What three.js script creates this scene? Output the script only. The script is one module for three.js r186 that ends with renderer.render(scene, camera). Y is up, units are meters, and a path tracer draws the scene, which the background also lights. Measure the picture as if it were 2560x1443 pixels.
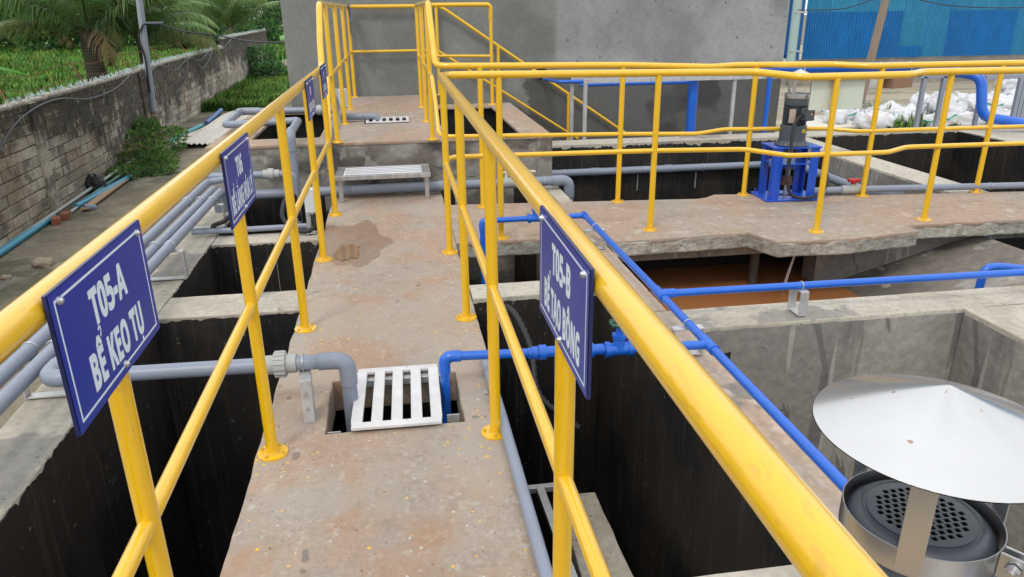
import * as THREE from 'three';
import { mergeGeometries } from 'three/addons/utils/BufferGeometryUtils.js';
import { RoundedBoxGeometry } from 'three/addons/geometries/RoundedBoxGeometry.js';

// ---------- camera, sky, sun, exposure ----------
const scene = new THREE.Scene();
const camera = new THREE.PerspectiveCamera(42.83, 1024 / 577, 0.02, 600);
camera.position.set(0, 1.5, 0);
{
  const m = new THREE.Matrix4().makeBasis(
    new THREE.Vector3(0.987887, -0.010765, 0.154802), new THREE.Vector3(0.064655, 0.935429, -0.347552), new THREE.Vector3(-0.141065, 0.353350, 0.924794));
  camera.quaternion.setFromRotationMatrix(m);
}
const renderer = new THREE.WebGLRenderer({ antialias: true });
renderer.toneMapping = THREE.LinearToneMapping;
renderer.toneMappingExposure = 1.32;
renderer.shadowMap.enabled = true;
{
  const w = 64, h = 32, d = new Float32Array(w * h * 4);
  for (let j = 0; j < h; j++) for (let i = 0; i < w; i++) {
    const el = Math.max(0, (j + 0.5) / h * 2 - 1);          // 0 horizon, 1 zenith
    const c = 0.80 + 0.34 * Math.sqrt(el), k = (j * w + i) * 4;
    d[k] = c * 0.97; d[k + 1] = c * 0.995; d[k + 2] = c * 1.03; d[k + 3] = 1;
  }
  const t = new THREE.DataTexture(d, w, h, THREE.RGBAFormat, THREE.FloatType);
  t.mapping = THREE.EquirectangularReflectionMapping; t.magFilter = t.minFilter = THREE.LinearFilter; t.needsUpdate = true;
  scene.background = t; scene.environment = t;
}
const sun = new THREE.DirectionalLight(0xfff3e2, 0.9);
sun.position.set(-6, 16, 5); sun.target.position.set(1, 0, -6);
sun.castShadow = true; sun.shadow.radius = 24; sun.shadow.mapSize.set(2048, 2048);
Object.assign(sun.shadow.camera, { left: -25, right: 25, top: 40, bottom: -15, near: 0.5, far: 90 });
scene.add(sun, sun.target);

// ---------- helpers ----------
const V = (x, y, z) => new THREE.Vector3(x, y, z);
function rng(s) { return () => { s |= 0; s = s + 0x6D2B79F5 | 0; let t = Math.imul(s ^ s >>> 15, 1 | s); t = t + Math.imul(t ^ t >>> 7, 61 | t) ^ t; return ((t ^ t >>> 14) >>> 0) / 4294967296; }; }
const R = rng(7);
const lerp = (a, b, t) => a + (b - a) * t, clamp = (x, a = 0, b = 1) => Math.min(b, Math.max(a, x));
const sst = (a, b, x) => { const t = clamp((x - a) / (b - a)); return t * t * (3 - 2 * t); };
const mix3 = (a, b, t) => [lerp(a[0], b[0], t), lerp(a[1], b[1], t), lerp(a[2], b[2], t)];
function h2(x, y, s) { let n = Math.imul(x, 374761393) + Math.imul(y, 668265263) + Math.imul(s, 1274126177) | 0; n = Math.imul(n ^ n >>> 13, 1274126177); return ((n ^ n >>> 16) >>> 0) / 4294967296; }
function vn(x, y, px, py, s) {
  const xi = Math.floor(x), yi = Math.floor(y), fx = x - xi, fy = y - yi, u = fx * fx * (3 - 2 * fx), v = fy * fy * (3 - 2 * fy);
  const m = (a, p) => ((a % p) + p) % p, x0 = m(xi, px), x1 = m(xi + 1, px), y0 = m(yi, py), y1 = m(yi + 1, py);
  return lerp(lerp(h2(x0, y0, s), h2(x1, y0, s), u), lerp(h2(x0, y1, s), h2(x1, y1, s), u), v);
}
function fbm(u, v, px, py, oct, s) { let a = 0.5, t = 0, n = 0; for (let i = 0; i < oct; i++) { t += a * vn(u * px, v * py, px, py, s + i * 17); n += a; a *= 0.55; px *= 2; py *= 2; } return t / n; }
const toS = c => { c = clamp(c); return 255 * (c <= 0.0031308 ? 12.92 * c : 1.055 * Math.pow(c, 1 / 2.4) - 0.055); };
function tex(w, h, fn, sx = 1, sy = sx, srgb = true) {          // fn(u,v) -> linear rgb
  const d = new Uint8Array(w * h * 4);
  for (let j = 0; j < h; j++) for (let i = 0; i < w; i++) {
    const c = fn((i + 0.5) / w, (j + 0.5) / h), k = (j * w + i) * 4;
    for (let q = 0; q < 3; q++) d[k + q] = srgb ? toS(c[q]) : 255 * clamp(c[q]);
    d[k + 3] = 255;
  }
  const t = new THREE.DataTexture(d, w, h, THREE.RGBAFormat);
  if (srgb) t.colorSpace = THREE.SRGBColorSpace;
  t.wrapS = t.wrapT = THREE.RepeatWrapping; t.magFilter = THREE.LinearFilter; t.minFilter = THREE.LinearMipmapLinearFilter; t.generateMipmaps = true;
  t.repeat.set(1 / sx, 1 / sy); t.needsUpdate = true; return t;
}
const lin = (r, g, b) => new THREE.Color().setRGB(r, g, b);
const std = (c, o = {}) => new THREE.MeshStandardMaterial({ color: Array.isArray(c) ? lin(...c) : c, roughness: 0.8, ...o });
const phys = (c, o = {}) => new THREE.MeshPhysicalMaterial({ color: Array.isArray(c) ? lin(...c) : c, roughness: 0.4, ...o });

const used = {};
function numbered(n) { used[n] = (used[n] || 0) + 1; return used[n] === 1 ? n : n + '_' + String(used[n] - 1).padStart(3, '0'); }
function prep(m) { m.castShadow = m.receiveShadow = true; return m; }
function thing(name, label, category, pos = [0, 0, 0], group) {
  const g = new THREE.Group(); g.name = numbered(name); g.position.set(...pos); g.userData = { label, category };
  if (group) g.userData.group = group; scene.add(g); return g;
}
function part(name, geo, mat, parent, pos) { const m = prep(new THREE.Mesh(geo, mat)); m.name = name; if (pos) m.position.set(...pos); parent.add(m); return m; }
function solo(name, geo, mat, label, category, group) { const m = prep(new THREE.Mesh(geo, mat)); m.name = numbered(name); m.userData = { label, category }; if (group) m.userData.group = group; scene.add(m); return m; }
function struct(name, geo, mat, label, cat = name.replace(/_/g, ' ')) { const m = prep(new THREE.Mesh(geo, mat)); m.name = numbered(name); m.userData = { kind: 'structure', label, category: cat }; scene.add(m); return m; }
const merge = a => mergeGeometries(a.map(g => { const q = g.index ? g.toNonIndexed() : g; for (const k of Object.keys(q.attributes)) if (!['position', 'normal', 'uv', 'color'].includes(k)) q.deleteAttribute(k); return q; }), false);
function triUV(g, ox = 0, oy = 0) {
  if (g.index) g = g.toNonIndexed();
  const p = g.attributes.position, n = g.attributes.normal, uv = new Float32Array(p.count * 2);
  for (let i = 0; i < p.count; i += 3) {
    let ax = 0, ay = 0, az = 0; for (let k = 0; k < 3; k++) { ax += n.getX(i + k); ay += n.getY(i + k); az += n.getZ(i + k); }
    ax = Math.abs(ax); ay = Math.abs(ay); az = Math.abs(az);
    for (let k = 0; k < 3; k++) {
      const x = p.getX(i + k), y = p.getY(i + k), z = p.getZ(i + k);
      const [u, v] = ay >= ax && ay >= az ? [x, z] : ax >= az ? [z, y] : [x, y];
      uv[(i + k) * 2] = u + ox; uv[(i + k) * 2 + 1] = v + oy;
    }
  }
  g.setAttribute('uv', new THREE.BufferAttribute(uv, 2)); return g;
}
function box(x0, x1, y0, y1, z0, z1) { const g = new THREE.BoxGeometry(x1 - x0, y1 - y0, z1 - z0); g.translate((x0 + x1) / 2, (y0 + y1) / 2, (z0 + z1) / 2); return triUV(g); }
function rbox(w, h, d, r = 0.004, s = 2) { return triUV(new RoundedBoxGeometry(w, h, d, s, Math.min(r, w / 2.1, h / 2.1, d / 2.1))); }
function cyl(r0, r1, h, n = 20) { return new THREE.CylinderGeometry(r1, r0, h, n); }   // bottom r0, top r1
function cylBetween(a, b, r, n = 12) {
  const d = b.clone().sub(a), g = new THREE.CylinderGeometry(r, r, d.length(), n);
  g.applyQuaternion(new THREE.Quaternion().setFromUnitVectors(V(0, 1, 0), d.clone().normalize())); g.translate((a.x + b.x) / 2, (a.y + b.y) / 2, (a.z + b.z) / 2); return g;
}
function rounded(pts, br, seg = 7) {           // polyline with rounded corners
  pts = pts.map(p => V(...p)); const out = [pts[0]];
  for (let i = 1; i < pts.length - 1; i++) {
    const a = pts[i - 1], b = pts[i], c = pts[i + 1], l = Math.min(br, b.distanceTo(a) * 0.49, b.distanceTo(c) * 0.49);
    const p = b.clone().add(a.clone().sub(b).setLength(l)), q = b.clone().add(c.clone().sub(b).setLength(l));
    for (let k = 0; k <= seg; k++) { const t = k / seg; out.push(p.clone().multiplyScalar((1 - t) * (1 - t)).addScaledVector(b, 2 * t * (1 - t)).addScaledVector(q, t * t)); }
  }
  out.push(pts[pts.length - 1]); return out;
}
function sweep(pts, r, n = 14, caps = true) {
  const N = pts.length, P = [], NO = [], UV = [], I = []; let nrm = null, len = 0; const rad = typeof r === 'function' ? r : () => r;
  for (let i = 0; i < N; i++) {
    const t = pts[Math.min(i + 1, N - 1)].clone().sub(pts[Math.max(i - 1, 0)]).normalize();
    if (!nrm) { nrm = Math.abs(t.y) > 0.9 ? V(1, 0, 0) : V(0, 1, 0); }
    nrm = nrm.clone().addScaledVector(t, -nrm.dot(t)).normalize(); const b = t.clone().cross(nrm);
    if (i) len += pts[i].distanceTo(pts[i - 1]);
    for (let k = 0; k <= n; k++) { const a = k / n * Math.PI * 2, d = nrm.clone().multiplyScalar(Math.cos(a)).addScaledVector(b, Math.sin(a)), q = pts[i].clone().addScaledVector(d, rad(i / (N - 1))); P.push(q.x, q.y, q.z); NO.push(d.x, d.y, d.z); UV.push(k / n * 0.3, len); }
  }
  for (let i = 0; i < N - 1; i++) for (let k = 0; k < n; k++) { const a = i * (n + 1) + k, c = a + n + 1; I.push(a, a + 1, c, c, a + 1, c + 1); }
  if (caps) for (const [e, s] of [[0, -1], [N - 1, 1]]) {
    const t = (e ? pts[e].clone().sub(pts[e - 1]) : pts[1].clone().sub(pts[0])).normalize().multiplyScalar(s), c0 = P.length / 3;
    P.push(pts[e].x, pts[e].y, pts[e].z); NO.push(t.x, t.y, t.z); UV.push(0, 0);
    for (let k = 0; k <= n; k++) { const j = (e * (n + 1) + k) * 3; P.push(P[j], P[j + 1], P[j + 2]); NO.push(t.x, t.y, t.z); UV.push(k / n, 0); }
    for (let k = 0; k < n; k++) s > 0 ? I.push(c0, c0 + 1 + k, c0 + 2 + k) : I.push(c0, c0 + 2 + k, c0 + 1 + k);
  }
  const g = new THREE.BufferGeometry(); g.setAttribute('position', new THREE.Float32BufferAttribute(P, 3)); g.setAttribute('normal', new THREE.Float32BufferAttribute(NO, 3)); g.setAttribute('uv', new THREE.Float32BufferAttribute(UV, 2)); g.setIndex(I); return g;
}
const pipe = (pts, r, br = r * 2.2, n = 14) => sweep(rounded(pts, br), r, n);
function torus(r, t, axis, pos) { const g = new THREE.TorusGeometry(r, t, 8, 24); if (axis === 'x') g.rotateY(Math.PI / 2); if (axis === 'y') g.rotateX(Math.PI / 2); g.translate(...pos); return g; }
// a slab from a plan outline [x,z]; edges broken up by noise
function rough(poly, amp, step, seed, only) {
  const out = [];
  for (let i = 0; i < poly.length; i++) {
    const a = poly[i], b = poly[(i + 1) % poly.length], L = Math.hypot(b[0] - a[0], b[1] - a[1]), n = Math.max(1, Math.round(L / step));
    const nx = (b[1] - a[1]) / L, nz = -(b[0] - a[0]) / L, on = !only || only(i);
    for (let k = 0; k < n; k++) { const t = k / n, e = k && on ? amp * (fbm(t * L / 4 + i * 0.37, i * 0.21, 32, 32, 3, seed) - 0.5) * 2 : 0; out.push([lerp(a[0], b[0], t) + nx * e, lerp(a[1], b[1], t) + nz * e]); }
  }
  return out;
}
function slab(poly, holes, yTop, th, bevel = 0.006) {
  const s = new THREE.Shape(poly.map(p => new THREE.Vector2(p[0], -p[1])));
  for (const h of holes) s.holes.push(new THREE.Path(h.map(p => new THREE.Vector2(p[0], -p[1]))));
  const g = new THREE.ExtrudeGeometry(s, { depth: th - 2 * bevel, bevelEnabled: bevel > 0, bevelThickness: bevel, bevelSize: bevel, bevelOffset: -bevel, bevelSegments: 2 });
  g.rotateX(-Math.PI / 2); g.translate(0, yTop - th + bevel, 0); return triUV(g);
}
const rect = (x0, x1, z0, z1) => [[x0, z0], [x1, z0], [x1, z1], [x0, z1]];

// ---------- materials ----------
const specks = (u, v, n, s, dens) => { const x = Math.floor(u * n), y = Math.floor(v * n); const r = h2(x, y, s); if (r > dens) return 0; const fx = u * n - x - 0.3 - 0.4 * h2(x, y, s + 1), fy = v * n - y - 0.3 - 0.4 * h2(x, y, s + 2), rr = 0.12 + 0.25 * h2(x, y, s + 3); return Math.hypot(fx, fy * (0.7 + h2(x, y, s + 4))) < rr ? 1 : 0; };
function deckColour(u, v, px, py, s) {
  const a = fbm(u, v, px, py, 5, s), b = fbm(u, v, px * 2, py * 2, 5, s + 40), g = fbm(u, v, px * 30, py * 30, 3, s + 80), t = fbm(u, v, px * 5, py * 5, 4, s + 120);
  let c = mix3([0.355, 0.262, 0.198], [0.33, 0.28, 0.232], sst(0.42, 0.62, a));
  c = mix3(c, [0.335, 0.215, 0.13], 0.45 * sst(0.56, 0.76, b));
  c = mix3(c, [0.23, 0.185, 0.145], 0.35 * sst(0.55, 0.74, t));
  c = mix3(c, [0.46, 0.42, 0.37], 0.45 * sst(0.64, 0.78, fbm(u, v, px * 9, py * 9, 3, s + 160)));
  const k = 0.84 + 0.34 * g; return [c[0] * k, c[1] * k, c[2] * k];
}
const M = {};
M.deck = std(0xffffff, { map: tex(1024, 1024, (u, v) => {
  let c = deckColour(u, v, 4, 4, 11); if (specks(u, v, 170, 5, 0.03)) c = [c[0] * 0.62, c[1] * 0.58, c[2] * 0.56]; if (specks(u, v, 130, 9, 0.012)) c = [0.50, 0.47, 0.42]; return c; }, 3),
  roughness: 0.86, bumpMap: tex(512, 512, (u, v) => { const g = fbm(u, v, 24, 24, 5, 3); return [g, g, g]; }, 1.1, 1.1, false), bumpScale: 0.003 });
// main walkway: 1.0 m wide, 6.6 m long map with a wet patch, rust and paint drips where they lie
const wetAt = (x, z) => { const w = fbm(x * 0.9 + 3, z * 0.3 + 3, 8, 8, 4, 77) - 0.5; const e = Math.hypot((x + 0.36) / 0.28, (z + 5.0) / 0.52); return sst(1.02, 0.97, e + w * 0.9); };
const poolAt = (x, z) => { const w = fbm(x * 2 + 1, z * 0.9 + 1, 8, 8, 4, 91) - 0.5; return sst(0.9, 0.8, Math.hypot((x + 0.37) / 0.10, (z + 4.8) / 0.22) + w * 1.6); };
{
  const map = tex(320, 2048, (u, v) => {
    const x = u - 0.6, z = v * 6.6 - 6.6; let c = deckColour(u * 0.25, v * 1.65, 16, 16, 31);
    c = mix3(c, [0.36, 0.20, 0.105], 0.75 * sst(0.5, 0.72, fbm(u * 0.2, v, 16, 16, 4, 300)) * (z < -5.5 ? 1 : z > -2.4 ? 0.8 : 0.35));
    c = mix3(c, [0.35, 0.312, 0.268], 0.6 * sst(0.45, 0.62, fbm(u * 0.22, v, 11, 11, 4, 500)));
    if (specks(u * 0.16, v, 620, 21, 0.02)) c = [c[0] * 0.5, c[1] * 0.46, c[2] * 0.44];
    if (specks(u * 0.16, v, 520, 23, 0.012)) c = [0.56, 0.53, 0.48];
    const nearPost = Math.min(...[-1.27, -2.405, -3.54, -4.67, -5.81].map(p => Math.abs(z - p))), side = Math.min(Math.abs(x + 0.52), Math.abs(x - 0.3));
    if (specks(u * 0.16, v, 380, 27, 0.010 + 0.09 * sst(0.3, 0.05, Math.hypot(nearPost, side)))) c = [0.72, 0.45, 0.06];
    const w = wetAt(x, z); c = mix3(c, [c[0] * 0.74, c[1] * 0.66, c[2] * 0.61], w);
    const dk = sst(0.83, 0.85, fbm(u * 0.5, v * 1.2, 24, 48, 3, 700)); c = mix3(c, [0.12, 0.115, 0.105], 0.6 * dk);
    return c;
  }, 1, 6.6);
  const rmap = tex(160, 1024, (u, v) => { const x = u - 0.6, z = v * 6.6 - 6.6, r = lerp(lerp(0.86, 0.5, wetAt(x, z)), 0.04, poolAt(x, z)); return [r, r, r]; }, 1, 6.6, false);
  M.walk = std(0xffffff, { map, roughness: 1, roughnessMap: rmap, bumpMap: M.deck.bumpMap, bumpScale: 0.005 });
}
const crack = (u, v, per, s) => { const n = fbm(u, v, per, per, 4, s) - 0.5; return sst(0.006, 0.002, Math.abs(n)) * sst(0.55, 0.65, fbm(u, v, per * 2, per * 2, 2, s + 9)); };
M.rim = std(0xffffff, { map: tex(1024, 1024, (u, v) => {
  let c = mix3([0.465, 0.435, 0.37], [0.37, 0.335, 0.275], sst(0.4, 0.65, fbm(u, v, 4, 4, 5, 61)));
  c = mix3(c, [0.23, 0.225, 0.21], 0.8 * sst(0.63, 0.70, fbm(u, v, 7, 7, 5, 161)));
  c = mix3(c, [0.10, 0.10, 0.095], 0.6 * crack(u, v, 5, 261));
  if (specks(u, v, 120, 65, 0.04)) c = [c[0] * 0.5, c[1] * 0.5, c[2] * 0.5];
  const k = 0.8 + 0.4 * fbm(u, v, 96, 96, 3, 66); return c.map(q => q * k); }, 2.3), roughness: 0.9,
  bumpMap: tex(512, 512, (u, v) => { const g = fbm(u, v, 16, 16, 6, 13); return [g, g, g]; }, 0.9, 0.9, false), bumpScale: 0.006 });
M.broken = std(0xffffff, { map: tex(1024, 512, (u, v) => {
  let c = mix3([0.40, 0.385, 0.335], [0.29, 0.28, 0.245], sst(0.4, 0.62, fbm(u, v, 8, 6, 5, 361)));
  c = mix3(c, [0.07, 0.068, 0.06], 0.85 * crack(u, v, 9, 461)); c = mix3(c, [0.10, 0.09, 0.075], 0.55 * sst(0.62, 0.74, fbm(u, v, 20, 5, 4, 465)));
  const k = 0.7 + 0.6 * fbm(u, v, 80, 40, 3, 466); return c.map(q => q * k); }, 2.4, 1.2), roughness: 0.95,
  bumpMap: tex(512, 512, (u, v) => { const g = fbm(u, v, 10, 10, 6, 33); return [g, g, g]; }, 0.5, 0.5, false), bumpScale: 0.022 });
M.rimTan = std(0xffffff, { map: tex(512, 512, (u, v) => { let c = deckColour(u, v, 4, 4, 231).map(q => q * 1.22); if (specks(u, v, 110, 235, 0.02)) c = c.map(q => q * 0.6); return mix3(c, [0.17, 0.165, 0.155], 0.75 * sst(0.66, 0.70, fbm(u, v, 6, 6, 5, 236))); }, 2.2), roughness: 0.9, bumpMap: M.rim.bumpMap, bumpScale: 0.005 });
// bare tank wall: streaks run down, scratches, trowel marks
M.bare = std(0xffffff, { map: tex(1024, 1024, (u, v) => {
  let c = mix3([0.30, 0.29, 0.262], [0.215, 0.208, 0.192], sst(0.4, 0.62, fbm(u, v, 4, 4, 5, 71)));
  c = mix3(c, [0.10, 0.10, 0.097], 0.7 * sst(0.6, 0.72, fbm(u, v, 24, 2, 4, 171)));
  c = mix3(c, [0.40, 0.39, 0.36], 0.6 * sst(0.70, 0.75, fbm(u, v, 40, 2, 3, 271)));
  c = mix3(c, [0.12, 0.12, 0.115], 0.8 * sst(0.735, 0.75, fbm(u + v * 0.3, v, 40, 5, 3, 371)));
  c = mix3(c, [0.09, 0.09, 0.085], 0.7 * crack(u, v, 3, 471));
  const k = 0.8 + 0.4 * fbm(u, v, 90, 90, 3, 74); return c.map(q => q * k); }, 2.6), roughness: 0.85,
  bumpMap: M.rim.bumpMap, bumpScale: 0.006 });
M.black = std(0xffffff, { map: tex(512, 512, (u, v) => {
  let c = mix3([0.0060, 0.0060, 0.0066], [0.021, 0.0175, 0.0145], sst(0.42, 0.66, fbm(u, v, 5, 3, 5, 81)));
  c = mix3(c, [0.045, 0.039, 0.033], 0.6 * sst(0.60, 0.74, fbm(u, v, 70, 3, 4, 181))); if (specks(u, v, 70, 85, 0.02)) c = [0.10, 0.10, 0.095]; return c; }, 1.6),
  roughness: 0.6, bumpMap: tex(512, 512, (u, v) => { const g = fbm(u, v, 60, 4, 4, 43) * 0.7 + 0.3 * fbm(u, v, 24, 24, 3, 44); return [g, g, g]; }, 0.8, 0.8, false), bumpScale: 0.008 });
M.flatBlack = std([0.007, 0.007, 0.0075], { roughness: 0.7 });  // even near-black for basin floor, inner walls and shaft lining
// building plaster: 7 m x 6 m, panel joint, old damp low on the right
M.plaster = std(0xffffff, { map: tex(1400, 1200, (u, v) => {
  const x = u * 7 - 1.36, y = v * 6 - 1.45, w = fbm(u, v, 7, 6, 5, 401);
  let c = x < 2.25 ? [0.205, 0.214, 0.206] : [0.30, 0.31, 0.311];
  c = mix3(c, c.map(q => q * 0.78), sst(0.45, 0.7, fbm(u, v, 9, 7, 5, 402)));
  c = mix3(c, c.map(q => q * 1.13), 0.8 * sst(0.55, 0.72, fbm(u, v, 14, 10, 4, 403)));
  if (Math.abs(x - 2.27 - 0.03 * (w - 0.5)) < 0.13) c = mix3(c, [0.31, 0.315, 0.31], 0.55 * sst(0.13, 0.04, Math.abs(x - 2.3)));
  const damp = sst(0.05, -0.05, (y - 0.62 - (w - 0.5) * 0.35)) * sst(-0.06, 0.06, x - 1.72 - (fbm(u, v, 30, 30, 4, 404) - 0.5) * 0.9);
  c = mix3(c, [0.055, 0.053, 0.05], 0.93 * damp * (0.80 + 0.25 * sst(0.5, 0.35, fbm(u, v, 12, 10, 4, 405))));
  const d2 = sst(0.56, 0.7, fbm(u, v, 8, 6, 5, 407)) * (x > 4.4 ? 1 : 0.35); c = mix3(c, [0.13, 0.132, 0.13], 0.6 * d2);
  if (specks(u, v, 130, 409, 0.02) && x > 2.2) c = c.map(q => q * 0.55);
  const k = 0.88 + 0.24 * fbm(u, v, 200, 180, 3, 408); return c.map(q => q * k); }, 7, 6), roughness: 0.9, bumpMap: M.rim.bumpMap, bumpScale: 0.003 });
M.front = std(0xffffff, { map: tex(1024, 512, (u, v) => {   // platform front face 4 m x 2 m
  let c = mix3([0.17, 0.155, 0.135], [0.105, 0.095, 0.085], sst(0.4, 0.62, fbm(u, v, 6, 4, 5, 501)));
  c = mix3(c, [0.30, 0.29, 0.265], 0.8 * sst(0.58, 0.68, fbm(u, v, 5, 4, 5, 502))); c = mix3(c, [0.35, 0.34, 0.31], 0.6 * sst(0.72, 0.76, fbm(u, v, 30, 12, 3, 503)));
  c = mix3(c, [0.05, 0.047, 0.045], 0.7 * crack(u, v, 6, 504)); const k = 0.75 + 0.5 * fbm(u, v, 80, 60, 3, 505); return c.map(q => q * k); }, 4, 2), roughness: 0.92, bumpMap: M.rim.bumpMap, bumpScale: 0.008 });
M.yellow = phys(0xffffff, { map: tex(256, 512, (u, v) => { const n = fbm(u, v, 6, 12, 4, 601), s = sst(0.70, 0.76, fbm(u, v, 24, 40, 3, 602)); return mix3(mix3([0.80, 0.485, 0.005], [0.77, 0.445, 0.005], n), [0.64, 0.36, 0.03], 0.5 * s); }, 0.3, 1.1),
  roughness: 0.3, clearcoat: 0.9, clearcoatRoughness: 0.16, bumpMap: tex(256, 256, (u, v) => { const g = fbm(u, v, 8, 8, 4, 603); return [g, g, g]; }, 0.3, 0.3, false), bumpScale: 0.0012 });
M.pvc = phys(0xffffff, { map: tex(256, 256, (u, v) => { const n = fbm(u, v, 4, 8, 4, 611); let c = mix3([0.245, 0.28, 0.355], [0.205, 0.235, 0.30], n); if (specks(u, v, 40, 612, 0.02)) c = c.map(q => q * 0.6); return c; }, 0.3, 0.8), roughness: 0.38 });
M.pvcGrey = phys([0.36, 0.375, 0.37], { roughness: 0.5 });
M.blue = phys(0xffffff, { map: tex(256, 256, (u, v) => { const n = fbm(u, v, 6, 10, 4, 621); return mix3([0.006, 0.135, 0.66], [0.007, 0.10, 0.52], n); }, 0.3, 0.7), roughness: 0.36, clearcoat: 0.35, clearcoatRoughness: 0.2 });
M.blueSteel = phys([0.007, 0.075, 0.52], { roughness: 0.33, clearcoat: 0.5, clearcoatRoughness: 0.15 });
const galvMap = tex(256, 256, (u, v) => { const n = fbm(u, v, 10, 10, 4, 631); const k = 0.40 + 0.3 * n; return [k, k * 1.01, k * 1.02]; }, 0.4);
M.galv = std(0xffffff, { map: galvMap, metalness: 0.55, roughness: 0.45 });
M.alu = std(0xffffff, { map: tex(256, 256, (u, v) => { const n = fbm(u, v, 16, 4, 4, 635), k = 0.34 + 0.25 * n; return [k, k, k * 1.01]; }, 0.4), metalness: 0.6, roughness: 0.33 });
M.white = std(0xffffff, { map: tex(256, 256, (u, v) => { let n = 0.54 + 0.2 * fbm(u, v, 8, 8, 4, 641); if (specks(u, v, 30, 642, 0.03)) n *= 0.7; return [n, n, n * 1.02]; }, 0.5), roughness: 0.45 });
M.rack = std([0.30, 0.33, 0.40], { roughness: 0.45, metalness: 0.25 });
M.steel = std([0.56, 0.57, 0.59], { metalness: 0.92, roughness: 0.28 });
M.capSteel = std(0xffffff, { map: tex(512, 512, (u, v) => { let k = 0.52 + 0.16 * fbm(u, v, 5, 5, 4, 651); let c = [k, k * 0.995, k * 0.99]; c = mix3(c, [0.35, 0.20, 0.12], 0.8 * specks(u, v, 60, 652, 0.006)); c = mix3(c, [0.55, 0.45, 0.38], 0.35 * sst(0.72, 0.78, fbm(u, v, 9, 9, 4, 653))); return c; }, 1), metalness: 0.92, roughness: 0.2 });
M.motor = phys(0xffffff, { map: tex(256, 256, (u, v) => { const n = fbm(u, v, 8, 8, 4, 661); return mix3([0.060, 0.075, 0.098], [0.045, 0.056, 0.074], n); }, 0.3), roughness: 0.42, clearcoat: 0.25, clearcoatRoughness: 0.3 });
M.rubber = std([0.018, 0.018, 0.02], { roughness: 0.55 });
M.rust = std([0.14, 0.055, 0.025], { roughness: 0.9 });
M.greenWheel = std([0.015, 0.085, 0.055], { roughness: 0.45 });
M.cream = std([0.66, 0.62, 0.50], { roughness: 0.5 });
M.boxWhite = phys([0.60, 0.63, 0.62], { roughness: 0.45 });
M.red = phys([0.45, 0.02, 0.025], { roughness: 0.4 });
M.dark = std([0.02, 0.02, 0.022], { roughness: 0.8 });
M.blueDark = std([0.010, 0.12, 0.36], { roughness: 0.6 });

// ---------- ground ----------
const YG = -1.45;
const plane = (poly, y, hole) => { const sh = new THREE.Shape(poly.map(p => new THREE.Vector2(p[0], -p[1]))); if (hole) sh.holes.push(new THREE.Path(hole.map(p => new THREE.Vector2(p[0], -p[1])))); const g = new THREE.ShapeGeometry(sh); g.rotateX(-Math.PI / 2); g.translate(0, y, 0); return triUV(g); };
M.yard = std(0xffffff, { map: tex(1024, 1024, (u, v) => {
  let c = mix3([0.215, 0.185, 0.132], [0.15, 0.135, 0.09], sst(0.4, 0.6, fbm(u, v, 5, 5, 5, 701))); c = mix3(c, [0.075, 0.082, 0.052], 0.75 * sst(0.55, 0.68, fbm(u, v, 4, 8, 5, 702)));
  c = mix3(c, [0.28, 0.255, 0.21], 0.5 * sst(0.62, 0.72, fbm(u, v, 10, 10, 4, 703))); if (specks(u, v, 110, 704, 0.02)) c = [0.28, 0.15, 0.10]; const k = 0.75 + 0.5 * fbm(u, v, 90, 90, 3, 705); return c.map(q => q * k); }, 6), roughness: 0.95, bumpMap: M.rim.bumpMap, bumpScale: 0.008 });
struct('ground', plane([[-200, 60], [200, 60], [200, -300], [-200, -300]], YG, rect(-1.605, 8.2, 1.5, -10.3)), M.yard, 'mossy brown concrete yard along the block wall', 'ground');
M.sand = std(0xffffff, { map: tex(1024, 512, (u, v) => {
  let c = mix3([0.40, 0.345, 0.26], [0.30, 0.26, 0.19], sst(0.4, 0.6, fbm(u, v, 4, 8, 5, 711))); c = mix3(c, [0.20, 0.19, 0.13], 0.7 * sst(0.58, 0.7, fbm(u, v, 4, 14, 5, 712))); c = mix3(c, [0.48, 0.44, 0.36], 0.6 * sst(0.6, 0.72, fbm(u, v, 6, 18, 4, 713)));
  const k = 0.8 + 0.4 * fbm(u, v, 90, 90, 3, 715); return c.map(q => q * k); }, 14, 10), roughness: 0.95 });
struct('yard', plane([[8.4, -4], [70, -4], [70, -60], [5.8, -60], [5.8, -9.3], [8.4, -9.3]], YG + 0.004), M.sand, 'pale sandy yard in front of the blue shed', 'yard');

// ---------- concrete tank and walkways ----------
const YB = -2.6;
const tank = thing('concrete_tank', 'large open concrete treatment tank divided into rectangular basins', 'tank');
let wallN = 0;
function wall(x0, x1, z0, z1, mat = M.rim, top, yb = YB, rough_ = 0.006) {
  const i = ++wallN, t = top === undefined ? -0.004 - 0.0023 * (i % 4) : top;
  return part('tank_wall', slab(rough(rect(x0, x1, z1, z0), rough_, 0.09, 900 + i), [], t, t - yb - 0.0017 * i, 0.008), mat, tank);
}
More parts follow.
